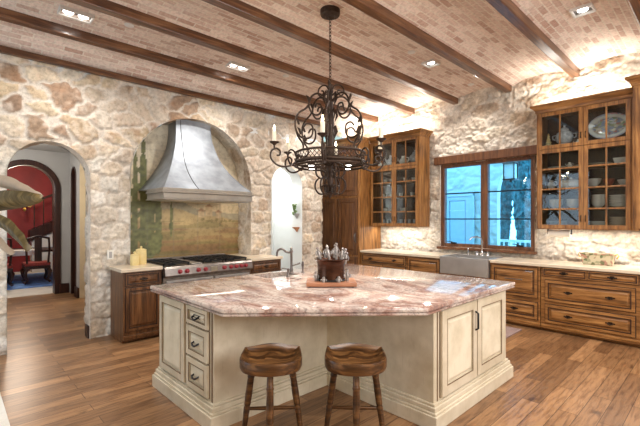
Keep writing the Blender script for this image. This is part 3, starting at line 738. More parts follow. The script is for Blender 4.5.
# glazed wall cabinets
def crown(F, u0, u1, z, ret, proj=.07, lo=1, hi=1):
    """stepped cornice along the front with returns on the sides"""
    m = MB(); prof = [(0, 0), (.012, .0), (.018, .035), (.045, .065), (proj, .085), (proj, .11), (0, .11)]
    loops = []
    for d, h in prof:
        loops.append([F.P(u0-d*lo, z+h, -ret), F.P(u0-d*lo, z+h, d), F.P(u1+d*hi, z+h, d), F.P(u1+d*hi, z+h, -ret)])
    return m.loft(loops)
def glass_cabinet(label, F, u0, u1, depth, zb, zs, zt, split, lo=1, hi=1):
    t = thing('glass_front_cabinet', label, 'cabinet', F.P((u0+u1)/2, zb, -depth/2))
    b = MB(); th = .02
    b.fbox(F, u0, u0+.045, zb, zt, -depth, 0).fbox(F, u1-.045, u1, zb, zt, -depth, 0)
    b.fbox(F, u0+.045, u1-.045, zb, zb+.03, -depth, 0).fbox(F, u0+.045, u1-.045, zt-.03, zt, -depth, 0)
    b.fbox(F, u0+.045, u1-.045, zs-.015, zs+.015, -depth+.012, 0)
    b.fbox(F, split-.015, split+.015, zb+.03, zs-.015, -.03, 0).fbox(F, split-.015, split+.015, zs+.015, zt-.03, -.03, 0)
    b.build('body', M['wood'], t, bevel=.003)
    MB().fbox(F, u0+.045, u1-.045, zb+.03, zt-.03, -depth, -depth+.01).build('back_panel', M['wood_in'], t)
    crown(F, u0, u1, zt, depth, lo=lo, hi=hi).build('crown_moulding', M['wood_y'], t)
    hs = (zs-zb)/4
    for k in (1, 2, 3):
        MB().fbox(F, u0+.047, u1-.047, zb+hs*k-.009, zb+hs*k+.009, -depth+.012, -.04).build('shelf', M['wood'], t)
    for a, c in ((u0+.025, split-.002), (split+.002, u1-.025)):
        for za, zc, rows in ((zb+.012, zs-.004, 4), (zs+.004, zt-.012, 1)):
            m = MB(); st = .052; d0, d1 = .002, .024
            m.fbox(F, a, a+st, za, zc, d0, d1).fbox(F, c-st, c, za, zc, d0, d1)
            m.fbox(F, a+st, c-st, za, za+st, d0, d1).fbox(F, a+st, c-st, zc-st, zc, d0, d1)
            um = (a+c)/2; m.fbox(F, um-.01, um+.01, za+st, zc-st, d0+.004, d1-.002)
            for k in range(1, rows):
                zz = zb+hs*k
                m.fbox(F, a+st, um-.01, zz-.011, zz+.011, d0+.004, d1-.002).fbox(F, um+.01, c-st, zz-.011, zz+.011, d0+.004, d1-.002)
            o = m.build('door', M['wood'], t, bevel=.003)
            MB().fbox(F, a+st-.005, c-st+.005, za+st-.005, zc-st+.005, d0+.008, d0+.011).build('glass_pane', M['glass'], o)
            ku = c-.025 if c < split+.001 else a+.025
            MB().tube([F.P(ku, za+.10, d1), F.P(ku, za+.11, d1+.022), F.P(ku, za+.17, d1+.022), F.P(ku, za+.18, d1)], .006).build('handle', M['bronze'], o, smooth=60)
    return t
FU = Fr((6.20, 0, 0), (0, 1, 0), (-1, 0, 0)); UD = XW-6.2-.005
ZB, ZS, ZT = 1.385, 2.52, 3.055
glass_cabinet('glass-front wall cabinet holding the large oval platter, right of window', FU, .815, 1.925, UD, ZB, ZS, ZT, 1.345, lo=0)
glass_cabinet('glass-front wall cabinet between the pantry and the window', FU, 3.87, 5.005, UD, ZB, ZS, ZT, 4.42, hi=0)
FU2 = Fr((6.08, 0, 0), (0, 1, 0), (-1, 0, 0))
t = thing('wall_cabinet', 'deeper wooden wall cabinet at the right edge of the photo', 'cabinet', (6.3, .2, ZB))
MB().fbox(FU2, -.45, .81, ZB, 3.16, -.465, 0).build('body', M['wood'], t, bevel=.004)
crown(FU2, -.45, .81, 3.16, .42).build('crown_moulding', M['wood_y'], t)
for a, b in ((-.42, .17), (.18, .78)): MB().panel(FU2, a, b, ZB+.03, 3.12, .001, .07).build('door', M['wood'], t, bevel=.003)

# pantry
FPn = Fr((5.86, 0, 0), (0, 1, 0), (-1, 0, 0))
t = thing('pantry_cabinet', 'tall wooden pantry cupboard in the far corner', 'cabinet', (6.2, 5.6, 0))
MB().fbox(FPn, 5.01, 6.18, .1, ZT, -.685, 0).build('body', M['wood'], t, bevel=.004)
MB().fbox(FPn, 5.01, 6.18, 0, .1, -.68, .012).build('plinth', M['wood_y'], t, bevel=.005)
crown(FPn, 5.012, 6.10, ZT, .3, lo=0).build('crown_moulding', M['wood_y'], t)
for a, b in ((5.05, 5.58), (5.60, 6.13)):
    o = MB().panel(FPn, a, b, .82, 1.95, .001, .075, .024).build('door', M['wood_dark'], t, bevel=.003)
    if a < 5.3: MB().fbox(FPn, a+.025, a+.05, 1.06, 1.26, .025, .032).tube([FPn.P(a+.037, 1.08, .03), FPn.P(a+.037, 1.11, .065), FPn.P(a+.037, 1.21, .065), FPn.P(a+.037, 1.24, .03)], .009).build('handle', M['pewter'], o, smooth=50)
    MB().panel(FPn, a, b, 2.0, ZT-.04, .001, .075, .024).build('door', M['wood_dark'], t, bevel=.003)
    MB().panel(FPn, a, b, .14, .78, .001, .075, .024).build('door', M['wood_dark'], t, bevel=.003)

# ------------------------------------------------------------------ HOOD WALL furniture
FK = Fr((0, 5.085, 0), (1, 0, 0), (0, -1, 0)); DK = .51
t = base_cabinet('base_cabinet', 'small cabinet left of the range with drawer over one door', FK, 1.545, 2.015, DK-.0,
             [('drawer', 1.575, 1.985, .71, .855, 'pull', [1.78]), ('door', 1.575, 1.985, .15, .68, None, [])], M['wood_dark'], M['wood_dark'])
base_cabinet('base_cabinet', 'small cabinet right of the range with one drawer on top', FK, 3.365, 3.97, DK,
             [('drawer', 3.40, 3.935, .71, .855, 'pull', [3.66]), ('door', 3.40, 3.935, .15, .68, None, [])], M['wood_dark'], M['wood_dark'])
tag(MB().box(1.515, 2.018, 5.05, 5.575, .877, .92).box(1.80, 2.018, 5.57, 5.98, .877, .92).build('countertop', M['travertine'], bevel=.007), 'cream stone countertop left of the range', 'countertop')
tag(MB().box(3.362, 3.99, 5.05, 5.575, .877, .92).box(3.362, 3.72, 5.57, 5.98, .877, .92).build('countertop', M['travertine'], bevel=.007), 'cream stone countertop right of the range', 'countertop')
# range
t = thing('range_cooker', 'wide stainless range with red knobs under the hood', 'range', (2.69, 5.3, 0))
RF = Fr((0, 5.05, 0), (1, 0, 0), (0, -1, 0))
MB().box(2.022, 3.358, 5.06, 5.86, .10, .90).build('body', M['range_steel'], t, bevel=.004)
MB().box(2.06, 3.32, 5.10, 5.8, 0, .10).build('plinth', M['black'], t)
MB().fprism(Fr((2.022, 5.06, 0), (0, -1, 0), (1, 0, 0)), [(0, .76), (.045, .76), (.07, .79), (.055, .88), (.03, .905), (0, .905)], 0, 1.336).build('control_panel', M['range_steel'], t, bevel=.004)
MB().box(2.022, 3.358, 5.80, 5.86, .90, .955).build('back_guard', M['range_steel'], t, bevel=.004)
for x in (2.218, 2.315, 2.479, 2.584, 2.873, 2.981, 3.07, 3.155, 3.232):
    c = Vector((x, 4.998, .835)); n = Vector((0, -1, .15)).normalized()
    MB().tube([c, c+n*.012, c+n*.013, c+n*.04, c+n*.045], [.03, .03, .025, .022, .012], 14).build('knob', M['red'], t, smooth=40)
MB().fbox(Fr((0, 4.998, 0), (1, 0, 0), (0, -1, 0)), 2.66, 2.77, .80, .87, 0, .008).build('badge_plate', M['chrome'], t, bevel=.003)
for a, b in ((2.06, 2.72), (2.75, 3.32)):
    o = MB().panel(RF, a, b, .16, .72, -.008, .05, .03).build('oven_door', M['steel'], t, bevel=.003)
    bar(RF, a+.04, b-.04, .69, .02, o, M['chrome'], .012)
for k, (a, b) in enumerate(((2.04, 2.42), (2.44, 2.56), (2.60, 2.95), (2.96, 3.34))):
    g = MB()
    if k == 1: g.box(a, b+.03, 5.12, 5.76, .902, .915); g.build('griddle', M['steel'], t, bevel=.003); continue
    for i in range(4): x = a+.01+(b-a-.035)*i/3; g.box(x, x+.016, 5.12, 5.76, .925, .945)
    for i in range(5): y = 5.12+.62*i/4; g.box(a+.01, b-.01, y, y+.016, .925, .944)
    for x in (a+.012, b-.028):
        for y in (5.13, 5.74): g.box(x, x+.014, y, y+.014, .90, .925)
    g.build('grate', M['black'], t)
    for y in (5.28, 5.60): MB().lathe(((a+b)/2, y, .9), [(.055, 0), (.055, .012), (.035, .018), (.03, .022), (0, .022)]).build('burner', M['black'], t, smooth=40)
# hood
t = thing('range_hood', 'bell-shaped pale metal hood over the range', 'range hood', (2.68, 5.4, 1.78))
loops = []
def hoodp(k):
    f = (1-k)**2.3; return .277+.383*f, 5.70-.68*f, 1.94+1.10*k
def hoodc(k): return 2.68+.07*min(1, k*1.6)
for i in range(19):
    k = i/18; hw, yf, z = hoodp(k)
    cx = hoodc(k); loops.append([(cx-hw, yf, z), (cx+hw, yf, z), (cx+hw, 5.97, z), (cx-hw, 5.97, z)])
MB().loft(loops).build('shell', M['zinc'], t, smooth=35)
MB().box(1.985, 3.375, 4.985, 5.58, 1.785, 1.80).box(2.005, 3.355, 5.0, 5.58, 1.80, 1.875).box(1.985, 3.375, 4.985, 5.58, 1.875, 1.90).box(2.0, 3.36, 5.0, 5.58, 1.90, 1.94).build('rim', M['zinc_rim'], t, bevel=.006)
MB().box(2.05, 3.31, 5.05, 5.55, 1.778, 1.786).build('filter_panel', M['steel'], t)
pts = []
for i in range(19):
    k = i/18; hw, yf, z = hoodp(k); f = .12+.24*(1-k)**1.6; pts.append((hoodc(k)-hw+2*hw*f, yf-.001, z))
MB().tube(pts, .005, 6).build('seam', M['seam'], t, smooth=60)
pts = [(hoodc(i/18)+hoodp(i/18)[0]*s, hoodp(i/18)[1], hoodp(i/18)[2]) for s in (1,) for i in range(19)]
MB().tube(pts, .006, 6).build('seam', M['zinc'], t, smooth=60)
# canisters
for lab, x, y, r, h in (('larger straw-coloured lidded jar left of the range', 1.90, 5.50, .068, .2), ('smaller straw-coloured lidded jar, left of its taller mate', 1.79, 5.42, .055, .135)):
    t = thing('canister', lab, 'jar', (x, y, .92))
    MB().lathe((x, y, .92), [(r*.92, 0), (r, .01), (r*1.02, h*.5), (r*.98, h*.9), (r*.92, h*.92)]).build('body', M['jar'], t, smooth=50)
    MB().lathe((x, y, .92+h*.925), [(r*1.0, 0), (r*.98, .012), (r*.6, .022), (.012, .028), (.012, .034), (.017, .045), (.01, .055), (0, .057)]).build('lid', M['jar'], t, smooth=50)
# wall outlets
t = thing('wall_outlet', 'white outlet plate on the stone pier left of the canisters', 'outlet', (1.545, 5.60, 1.02))
MB().fbox(Fr((0, 5.60, 0), (1, 0, 0), (0, -1, 0)), 1.51, 1.585, 1.0, 1.12, -.03, .006).build('plate', M['white'], t, bevel=.003)
MB().fbox(Fr((0, 5.60, 0), (1, 0, 0), (0, -1, 0)), 1.53, 1.565, 1.02, 1.10, .006, .010).build('socket', M['plaster_g'], t)
# bracket planters on the right-hand arch jamb
for lab, z, pl in (('wall bracket holding a green trailing plant, inside the narrow arch', 1.62, True), ('lower brown wall bracket inside the narrow arch', 1.36, False)):
    t = thing('wall_bracket', lab, 'wall bracket', (4.86, 5.74, z))
    MB().loft([[(4.875, 5.74-r, zz), (4.875, 5.74+r, zz), (4.875-r*1.1, 5.74+r*.6, zz), (4.875-r*1.1, 5.74-r*.6, zz)] for r, zz in ((.01, z-.08), (.04, z-.03), (.075, z), (.08, z+.015))]).build('bracket', M['terracotta'] if not pl else M['plaster_g'], t, bevel=.003)
    if pl:
        g = MB()
        for k in range(34):
            a = random.uniform(0, PI*2); r = random.uniform(0, .07); c = Vector((4.835-abs(r*math.cos(a)), 5.74+r*math.sin(a), z+.03+random.uniform(-.03, .16)))
            g.sphere(c, random.uniform(.014, .024), 6)
        g.build('foliage', M['plant'], t, smooth=180)

# ------------------------------------------------------------------ ISLAND
ZC = .92
t = thing('kitchen_island', 'cream painted island base with drawers and panelled doors', 'island', (2.66, 2.6, 0))
body = [(1.41, 2.60), (2.575, 2.60), (2.575, 1.49), (3.92, 1.49), (3.92, 3.60), (1.41, 3.60)]
MB().prism(body, .17, .862).build('body', M['cream'], t, bevel=.004)
def grow(p, g):
    sx = [(-g, -g), (-g, -g), (-g, -g), (g, -g), (g, g), (-g, g)]
    return [(x+a, y+b) for (x, y), (a, b) in zip(p, sx)]
pl = MB().prism(grow(body, .052), 0, .105).prism(grow(body, .040), .105, .125).prism(grow(body, .030), .125, .158).prism(grow(body, .016), .158, .178)
pl.build('plinth', M['cream'], t, bevel=.005)
FI = Fr((1.41, 0, 0), (0, 1, 0), (-1, 0, 0))          # left face, u = y
FE = Fr((0, 1.49, 0), (1, 0, 0), (0, -1, 0))          # end face, u = x
def glazed(F, kind, a, b, c, d, st):
    o = MB().panel(F, a, b, c, d, .001, st, .024).build(kind, M['cream'], t, bevel=.003)
    g = MB(); e = .006
    for u0, u1, z0, z1 in ((a+st-e, b-st+e, c+st-e, c+st), (a+st-e, b-st+e, d-st, d-st+e), (a+st-e, a+st, c+st, d-st), (b-st, b-st+e, c+st, d-st)): g.fbox(F, u0, u1, z0, z1, .020, .0258)
    for u0, u1, z0, z1 in ((a-.004, b+.004, c-.004, c), (a-.004, b+.004, d, d+.004), (a-.004, a, c, d), (b, b+.004, c, d)): g.fbox(F, u0, u1, z0, z1, 0, .006)
    g.build('glaze_line', M['glaze'], o); return o
def iron_pull(F, u, z, d, parent, w_=.11):
    m = MB().fbox(F, u-w_*.5, u+w_*.5, z-.012, z+.012, d, d+.005)
    for s in (-1, 1): m.fprism(F, [(u+s*w_*.5, z-.012), (u+s*w_*.68, z), (u+s*w_*.5, z+.012)], d, d+.004)
    m.tube([F.P(u-w_*.36, z+.004, d), F.P(u-w_*.34, z-.005, d+.026), F.P(u-w_*.15, z-.016, d+.032), F.P(u+w_*.15, z-.016, d+.032), F.P(u+w_*.34, z-.005, d+.026), F.P(u+w_*.36, z+.004, d)], .008)
    m.build('handle', M['black'], parent, smooth=40)
glazed(FI, 'door', 3.05, 3.55, .20, .845, .06)
for z0, z1 in ((.705, .845), (.455, .69), (.20, .44)):
    o = glazed(FI, 'drawer', 2.66, 3.01, z0, z1, .036 if z1-z0 < .2 else .05); iron_pull(FI, 2.835, (z0+z1)/2, .014, o)
for a, b in ((2.66, 3.235), (3.255, 3.83)):
    o = glazed(FE, 'door', a, b, .20, .845, .075)
    if a < 3: MB().tube([FE.P(b-.03, .60, .025), FE.P(b-.03, .615, .05), FE.P(b-.03, .74, .05), FE.P(b-.03, .755, .025)], .008).build('handle', M['black'], o, smooth=60)
MB().fbox(FE, 2.62, 2.63, .18, .86, 0, .004).fbox(FI, 2.615, 2.63, .18, .86, 0, .004).build('corner_bead', M['glaze'], t)
top = [(1.345, 3.66), (1.345, 2.365), (2.385, 1.425), (3.975, 1.425), (3.975, 3.66)]
def inset(p, g):
    n = len(p); P = []
    for i in range(n):
        a, b, c = Vector(p[i-1]), Vector(p[i]), Vector(p[(i+1) % n]); e1 = (b-a).normalized(); e2 = (c-b).normalized()
        n1 = Vector((-e1.y, e1.x)); n2 = Vector((-e2.y, e2.x)); k = (n1+n2)/(1+n1.dot(n2)); q = b+k*g; P.append((q.x, q.y))
    return P
m = MB()
def closed_loft(layers): m.loft([[(x, y, z) for x, y in inset(top, g)] for g, z in layers])
closed_loft([(.018, .8625), (.008, .8645), (.003, .871), (.003, .880), (.014, .885), (.014, .889), (.0, .893), (.0, .910), (.003, .916), (.010, .920)])
slab = m.build('island_countertop', M['granite'], smooth=30)
tag(slab, 'polished pink and cream granite slab on the island with a diagonal front', 'countertop')
SKX, SKY = 2.60, 3.42
c_ = MB().box(SKX-.21, SKX+.21, SKY-.15, SKY+.15, .80, 1.0).build('cutter', M['steel'], origin=(0, 0, 0)); bpy.context.view_layer.update(); bool_cut(slab, c_)
c_ = MB().box(SKX-.22, SKX+.22, SKY-.16, SKY+.16, .70, 1.0).build('cutter', M['steel'], origin=(0, 0, 0)); bpy.context.view_layer.update()
for ch in t.children:
    if ch.name.startswith('body'): bool_cut(ch, c_); break
m = MB(); x0, x1, y0, y1 = SKX-.215, SKX+.215, SKY-.155, SKY+.155
m.box(x0, x1, y0, y1, .715, .725).box(x0, x0+.01, y0, y1, .725, .858).box(x1-.01, x1, y0, y1, .725, .858).box(x0+.01, x1-.01, y0, y0+.01, .725, .858).box(x0+.01, x1-.01, y1-.01, y1, .725, .858)
tag(m.build('prep_sink', M['bronze']), 'small dark undermount sink in the island top', 'sink')
t = thing('prep_faucet', 'tall pewter gooseneck faucet on the island', 'faucet', (2.77, 3.36, ZC))
fx, fy = 2.77, 3.36; dx, dy = -.75, .66
MB().lathe((fx, fy, ZC), [(.032, 0), (.032, .012), (.018, .025), (.022, .05), (.016, .07), (.0135, .09), (.0135, .235), (.02, .245), (.02, .258), (.012, .268), (.016, .28), (.008, .295), (0, .297)]).build('post', M['pewter'], t, smooth=50)
MB().tube([(fx+dx*q, fy+dy*q, ZC+z) for q, z in ((0, .24), (.03, .237), (.06, .245), (.09, .27), (.12, .28), (.15, .262), (.16, .235), (.162, .195))], [.012]*6+[.011, .012], 10).build('spout', M['pewter'], t, smooth=60)
MB().tube([(fx, fy, ZC+.085), (fx+.035, fy-.03, ZC+.10), (fx+.075, fy-.065, ZC+.12)], [.008, .007, .010], 8).build('lever', M['pewter'], t, smooth=60)
t = thing('soap_pump', 'short pewter soap pump left of the island faucet', 'soap pump', (2.60, 3.21, ZC))
MB().lathe((2.60, 3.21, ZC), [(.022, 0), (.022, .01), (.012, .02), (.01, .07), (.014, .075), (.012, .09), (0, .092)]).build('body', M['pewter'], t, smooth=50)
MB().tube([(2.60, 3.21, ZC+.082), (2.56, 3.25, ZC+.088), (2.545, 3.265, ZC+.075)], .006).build('nozzle', M['pewter'], t, smooth=60)
t = thing('side_sprayer', 'pewter side sprayer right of the island faucet', 'sprayer', (2.93, 3.35, ZC))
MB().lathe((2.93, 3.35, ZC), [(.02, 0), (.018, .012), (.01, .02)]).build('base', M['pewter'], t, smooth=50)
MB().lathe((2.93, 3.35, ZC+.015), [(.01, 0), (.012, .05), (.017, .075), (.012, .11), (0, .115)]).build('nozzle', M['pewter'], t, smooth=50)
# board and pot
BX, BY = 2.565, 2.535
t = thing('cutting_board', 'reddish wooden board under the copper pot', 'cutting board', (BX, BY, ZC), math.radians(-43.7))
MB().box(-.225, .225, -.15, .15, .008, .045).build('board', M['board'], t, local=True, bevel=.006)
m = MB()
for x in (-.19, .19):
    for y in (-.12, .12): m.lathe((x, y, 0), [(.012, 0), (.014, .008)], 8)
m.build('foot', M['black'], t, local=True)
PZ = ZC+.045
t = thing('pot', 'dark copper pot with pale little figures around its rim and base', 'pot', (BX, BY, PZ))
MB().lathe((0, 0, 0), [(r_*1.10, z_) for r_, z_ in [(0, .012), (.11, .012), (.118, .02), (.114, .06), (.116, .15), (.126, .185), (.142, .195), (.142, .203), (.130, .204), (.118, .19), (.108, .16), (.106, .03), (0, .028)]], 28).build('vessel', M['copper'], t, local=True, smooth=45)
MB().lathe((0, 0, 0), [(.13, 0), (.136, .008), (.126, .018), (.1, .018)], 24).build('foot_ring', M['black'], t, local=True, smooth=45)
rv = Vector((RX, RY, 0)); vv = Vector((VX, VY, 0))
for i, (l, d, z, h, tilt) in enumerate(((-.10, -.05, .20, .11, -.03), (-.055, .05, .20, .12, .02), (-.02, -.08, .20, .125, -.02), (.03, .06, .20, .13, .01), (.045, -.07, .20, .155, 0), (.085, -.05, .19, .115, .02), (.125, -.02, .15, .115, .02), (.11, .05, .19, .1, .03),
                                        (-.14, -.06, .0, .09, 0), (.145, -.06, .0, .11, 0), (-.07, -.135, .0, .045, 0), (.065, -.135, .0, .05, 0))):
    p = rv*l+vv*d+Vector((0, 0, z)); q = p+rv*tilt+Vector((0, 0, h))
    m = MB().tube([p, p.lerp(q, .3), p.lerp(q, .6), p.lerp(q, .78), p.lerp(q, .82)], [.012, .016, .014, .008, .005], 8).sphere(p.lerp(q, .88), .0135, 8)
    for s in (-1, 1): m.tube([p.lerp(q, .68)+rv*s*.010, p.lerp(q, .5)+rv*s*.026, p.lerp(q, .3)+rv*s*.022-vv*.012], [.006, .005, .005], 6)
    m.build('figurine', M['figure'], t, local=True, smooth=60)

# ------------------------------------------------------------------ STOOLS
def make_stool(label, loc, rz):
    t = thing('bar_stool', label, 'stool', loc, rz, 'wooden saddle stools at the island')
    # D-shaped scooped seat: straight raised rail at the back, round front
    n, rows = 26, 9; loops = []
    def outline(k, s):
        a = PI*k/n            # round front from right to left
        return (.195*math.cos(a)*s, -.06-.135*math.sin(a)*s)
    pts = [(.195, .115), (.205, .0)]+[(.205*math.cos(PI*k/16), -.055-.145*math.sin(PI*k/16)) for k in range(17)]+[(-.205, 0), (-.195, .115)]
    pts += [(-.195+.39*k/8, .115+.018*math.sin(PI*k/8)) for k in range(1, 8)]
    def lay(s, z, wave=0):
        L = []
        for x, y in pts:
            zz = z
            if wave: zz += .030*max(0, y/.13)**2*(1+.22*math.cos(x/.2*PI))+wave*(.008*abs(x/.2)**2)*(y < .05)
            L.append((x*s, y*s+.0, zz))
        return L
    L = [lay(.84, .535), lay(.95, .545), lay(1.0, .57), lay(1.0, .605, 1), lay(.985, .617, 1), lay(.94, .620, 1)]
    for s, z in ((.86, .608), (.72, .592), (.5, .582), (.25, .580)): L.append(lay(s, z, .9 if s > .8 else .4))
    MB().loft(L).build('seat', M['stool'], t, local=True, smooth=40)
    legs = [((-.13, .06), (-.205, .10)), ((.13, .06), (.205, .10)), ((.0, -.13), (.0, -.205))]
    cen = []
    for (a, b), (c, d) in legs:
        P = [Vector((c+(a-c)*f, d+(b-d)*f, .55*f)) for f in (0, .04, .3, .42, .44, .46, .6, .8, .82, .84, 1)]
        MB().tube(P, [.014, .016, .02, .023, .019, .023, .024, .022, .026, .022, .02], 12).build('leg', M['stool'], t, local=True, smooth=60)
        cen.append([Vector((c+(a-c)*f, d+(b-d)*f, .55*f)) for f in (.40, .40)])
    A, B, F_ = cen[0][0], cen[1][0], cen[2][0]; mid = (A+B)/2
    MB().tube([A, A.lerp(B, .5), B], [.011, .015, .011], 10).build('stretcher', M['stool'], t, local=True, smooth=60)
    MB().tube([mid, mid.lerp(F_, .5), F_], [.011, .014, .011], 10).build('stretcher', M['stool'], t, local=True, smooth=60)
    return t
rzv = VIEW-PI/2
st = make_stool('left one of the two wooden saddle stools, nearer the drawers', (1.575, 2.12, 0), rzv+.06)
dup(st, (1.985, 1.735, 0), rzv-.04, 'right one of the two wooden saddle stools')

# ------------------------------------------------------------------ CHANDELIER
CX, CY = 2.935, 2.915
t = thing('chandelier', 'wrought iron candle chandelier hanging over the island', 'chandelier', (CX, CY, 1.74))
def at(r, z, ang):
    """cylindrical place around the chandelier: ang 0 towards the camera, growing to the right"""
    return Vector((CX, CY, z))+rv*(r*math.sin(ang))-vv*(r*math.cos(ang))
def spiral(c, r0, turns, start, n, sgn=1, shrink=.3):
    return [(c[0]+r0*(1-(1-shrink)*k/n)*math.cos(start+sgn*2*PI*turns*k/n), c[1]+r0*(1-(1-shrink)*k/n)*math.sin(start+sgn*2*PI*turns*k/n)) for k in range(n+1)]
def smooth_path(P, n=5):
    P = [Vector((p[0], p[1], 0)) for p in P]; out = []
    for i in range(len(P)-1):
        p0, p1, p2, p3 = P[max(i-1, 0)], P[i], P[i+1], P[min(i+2, len(P)-1)]
        for k in range(n):
            s = k/n; q = .5*((2*p1)+(p2-p0)*s+(2*p0-5*p1+4*p2-p3)*s*s+(3*p1-p0-3*p2+p3)*s**3); out.append((q.x, q.y))
    return out+[(P[-1].x, P[-1].y)]
MB().lathe((CX, CY, 3.70), [(.045, -.035), (.055, -.02), (.10, -.012), (.105, 0), (.105, .075)], 24).build('canopy', M['iron'], t, smooth=40)
ch = MB(); z = 3.67; i = 0
while z > 2.93:
    a = i*PI/2; ux = Vector((math.cos(a), math.sin(a), 0))
    ch.tube([Vector((CX, CY, z))+ux*(.012*math.cos(2*PI*k/10))+Vector((0, 0, .024*math.sin(2*PI*k/10))) for k in range(10)], .0038, 5, True); z -= .036; i += 1
ch.build('chain', M['iron'], t, smooth=60)
MB().lathe((CX, CY, 0), [(.0, 2.96), (.03, 2.95), (.02, 2.92), (.034, 2.88), (.022, 2.84), (.03, 2.7), (.042, 2.55), (.03, 2.42), (.024, 2.32), (.045, 2.28), (.05, 2.2), (.03, 2.14), (.035, 2.06), (.02, 2.0), (.03, 1.93), (.018, 1.85), (.03, 1.80), (.014, 1.77), (0, 1.745)], 14).build('stem', M['iron'], t, smooth=50)
# hanging leaves on the stem
lf = MB()
for j in range(6):
    for zz in (2.84, 2.66, 2.48):
        a = j*PI/3+zz*3; lf.tube([at(.02, zz, a), at(.06, zz+.03, a), at(.075, zz-.03, a), at(.05, zz-.10, a)], [.006, .016, .014, .002], 6, flat=.4)
lf.build('acanthus_leaves', M['iron'], t, smooth=60)
ANG = [math.radians(-8+60*k) for k in range(6)]
tp = smooth_path([(.02, 2.90), (.05, 2.95), (.10, 2.965), (.15, 2.94), (.16, 2.89), (.13, 2.855), (.095, 2.87), (.09, 2.90), (.115, 2.912)], 4)
s1 = smooth_path([(.03, 2.78), (.09, 2.83), (.16, 2.84), (.22, 2.79), (.24, 2.70), (.20, 2.63), (.14, 2.62), (.10, 2.67), (.11, 2.73), (.155, 2.735), (.17, 2.695)], 4)
s2 = smooth_path([(.235, 2.72), (.28, 2.67), (.35, 2.62), (.39, 2.54), (.38, 2.44), (.32, 2.37), (.24, 2.37), (.20, 2.42), (.205, 2.50), (.26, 2.52), (.30, 2.48)], 4)
s3 = smooth_path([(.385, 2.46), (.36, 2.38), (.315, 2.32), (.30, 2.27), (.325, 2.235), (.36, 2.228)], 4)
for a0 in ANG:
    a = a0+math.radians(30) if False else a0
    m = MB()
    for P, r in ((tp, .0085), (s1, .0105), (s2, .0105), (s3, .010)):
        if P is tp and ANG.index(a0) % 2: continue
        m.tube([at(q, zz, a) for q, zz in P], r, 6)
    for q, zz in ((.235, 2.74), (.35, 2.5), (.33, 2.40)): m.tube([at(q, zz, a), at(q+.02, zz+.05, a+.03), at(q+.035, zz+.075, a-.03)], [.012, .014, .002], 6)
    m.build('scroll', M['iron'], t, smooth=60)
# ring band with lattice
m = MB(); RR = .365
for z_, r_ in ((2.225, .012), (2.125, .018), (2.09, .012)): m.tube([at(RR+(.01 if z_ < 2.12 else 0), z_, 2*PI*k/48) for k in range(48)], r_, 6, True)
for k in range(48):
    a = 2*PI*k/48; b = 2*PI*(k+2)/48
    m.tube([at(RR, 2.225, a), at(RR, 2.125, b)], .0035, 4); m.tube([at(RR, 2.225, b), at(RR, 2.125, a)], .0035, 4)
for k in range(3):
    a = ANG[k]; m.tube([at(RR, 2.12, a), at(.03, 2.13, a), at(RR, 2.12, a+PI)], .008, 6)
m.build('ring_band', M['iron'], t, smooth=60)
arm = smooth_path([(.375, 2.16), (.40, 2.22), (.44, 2.235), (.47, 2.19), (.455, 2.11), (.41, 2.075), (.38, 2.10), (.395, 2.15)], 4)
arm2 = smooth_path([(.375, 2.12), (.44, 2.075), (.52, 2.06), (.59, 2.08), (.645, 2.14), (.64, 2.21), (.59, 2.24), (.55, 2.215), (.555, 2.175), (.585, 2.17)], 4)
for a in ANG:
    m = MB()
    m.tube([at(q, zz, a) for q, zz in arm], .009, 6); m.tube([at(q, zz, a) for q, zz in arm2], .010, 6)
    m.tube([at(.61, 2.23, a), at(.61, 2.275, a)], .009, 8)
    o = m.build('candle_arm', M['iron'], t, smooth=60)
    c = at(.61, 2.27, a)
    MB().lathe(c, [(.012, 0), (.02, .012), (.045, .025), (.05, .034), (.03, .036), (.02, .03)], 14).build('drip_cup', M['iron'], o, smooth=50)
    cd = MB().lathe(c, [(.021, .031), (.0215, .14), (.017, .145), (0, .143)], 14).build('candle', M['candle'], o, smooth=50)
    MB().lathe(c, [(0, .143), (.009, .15), (.012, .165), (.008, .185), (0, .205)], 10).build('bulb', M['flame'], o, smooth=60)
    point('candle_bulb_light', c+Vector((0, 0, .225)), 1.6, (1, .8, .5), .02)
# lower cage of scrolls
c1 = smooth_path([(.03, 2.10), (.09, 2.115), (.145, 2.08), (.15, 2.01), (.11, 1.965), (.06, 1.975), (.05, 2.02), (.085, 2.04)], 4)
c2 = smooth_path([(.12, 1.965), (.155, 1.925), (.16, 1.86), (.12, 1.80), (.06, 1.80), (.035, 1.85), (.06, 1.89), (.095, 1.87)], 4)
for a in ANG:
    m = MB()
    for P in (c1, c2): m.tube([at(q, zz, a+.5) for q, zz in P], .0095, 6)
    m.build('lower_scroll', M['iron'], t, smooth=60)
MB().lathe((CX, CY, 0), [(0, 1.795), (.05, 1.80), (.055, 1.81), (.02, 1.82)], 14).build('finial', M['iron'], t, smooth=50)
for k, a in enumerate((math.radians(-55), math.radians(50), math.radians(125), math.radians(-125))):
    c = at(.24, 2.078, a)
    o = MB().lathe(c, [(.035, .0), (.04, .004), (.04, .03), (.02, .034)], 14).build('down_light', M['iron'], t, smooth=50)
    MB().lathe(c, [(.0, -.001), (.028, -.001), (.028, -.003), (0, -.004)], 14).build('lens', M['lens'], o)
    spot('chandelier_spot', c-Vector((0, 0, .012)), 14, (1, .9, .75), 70, .6, .03)

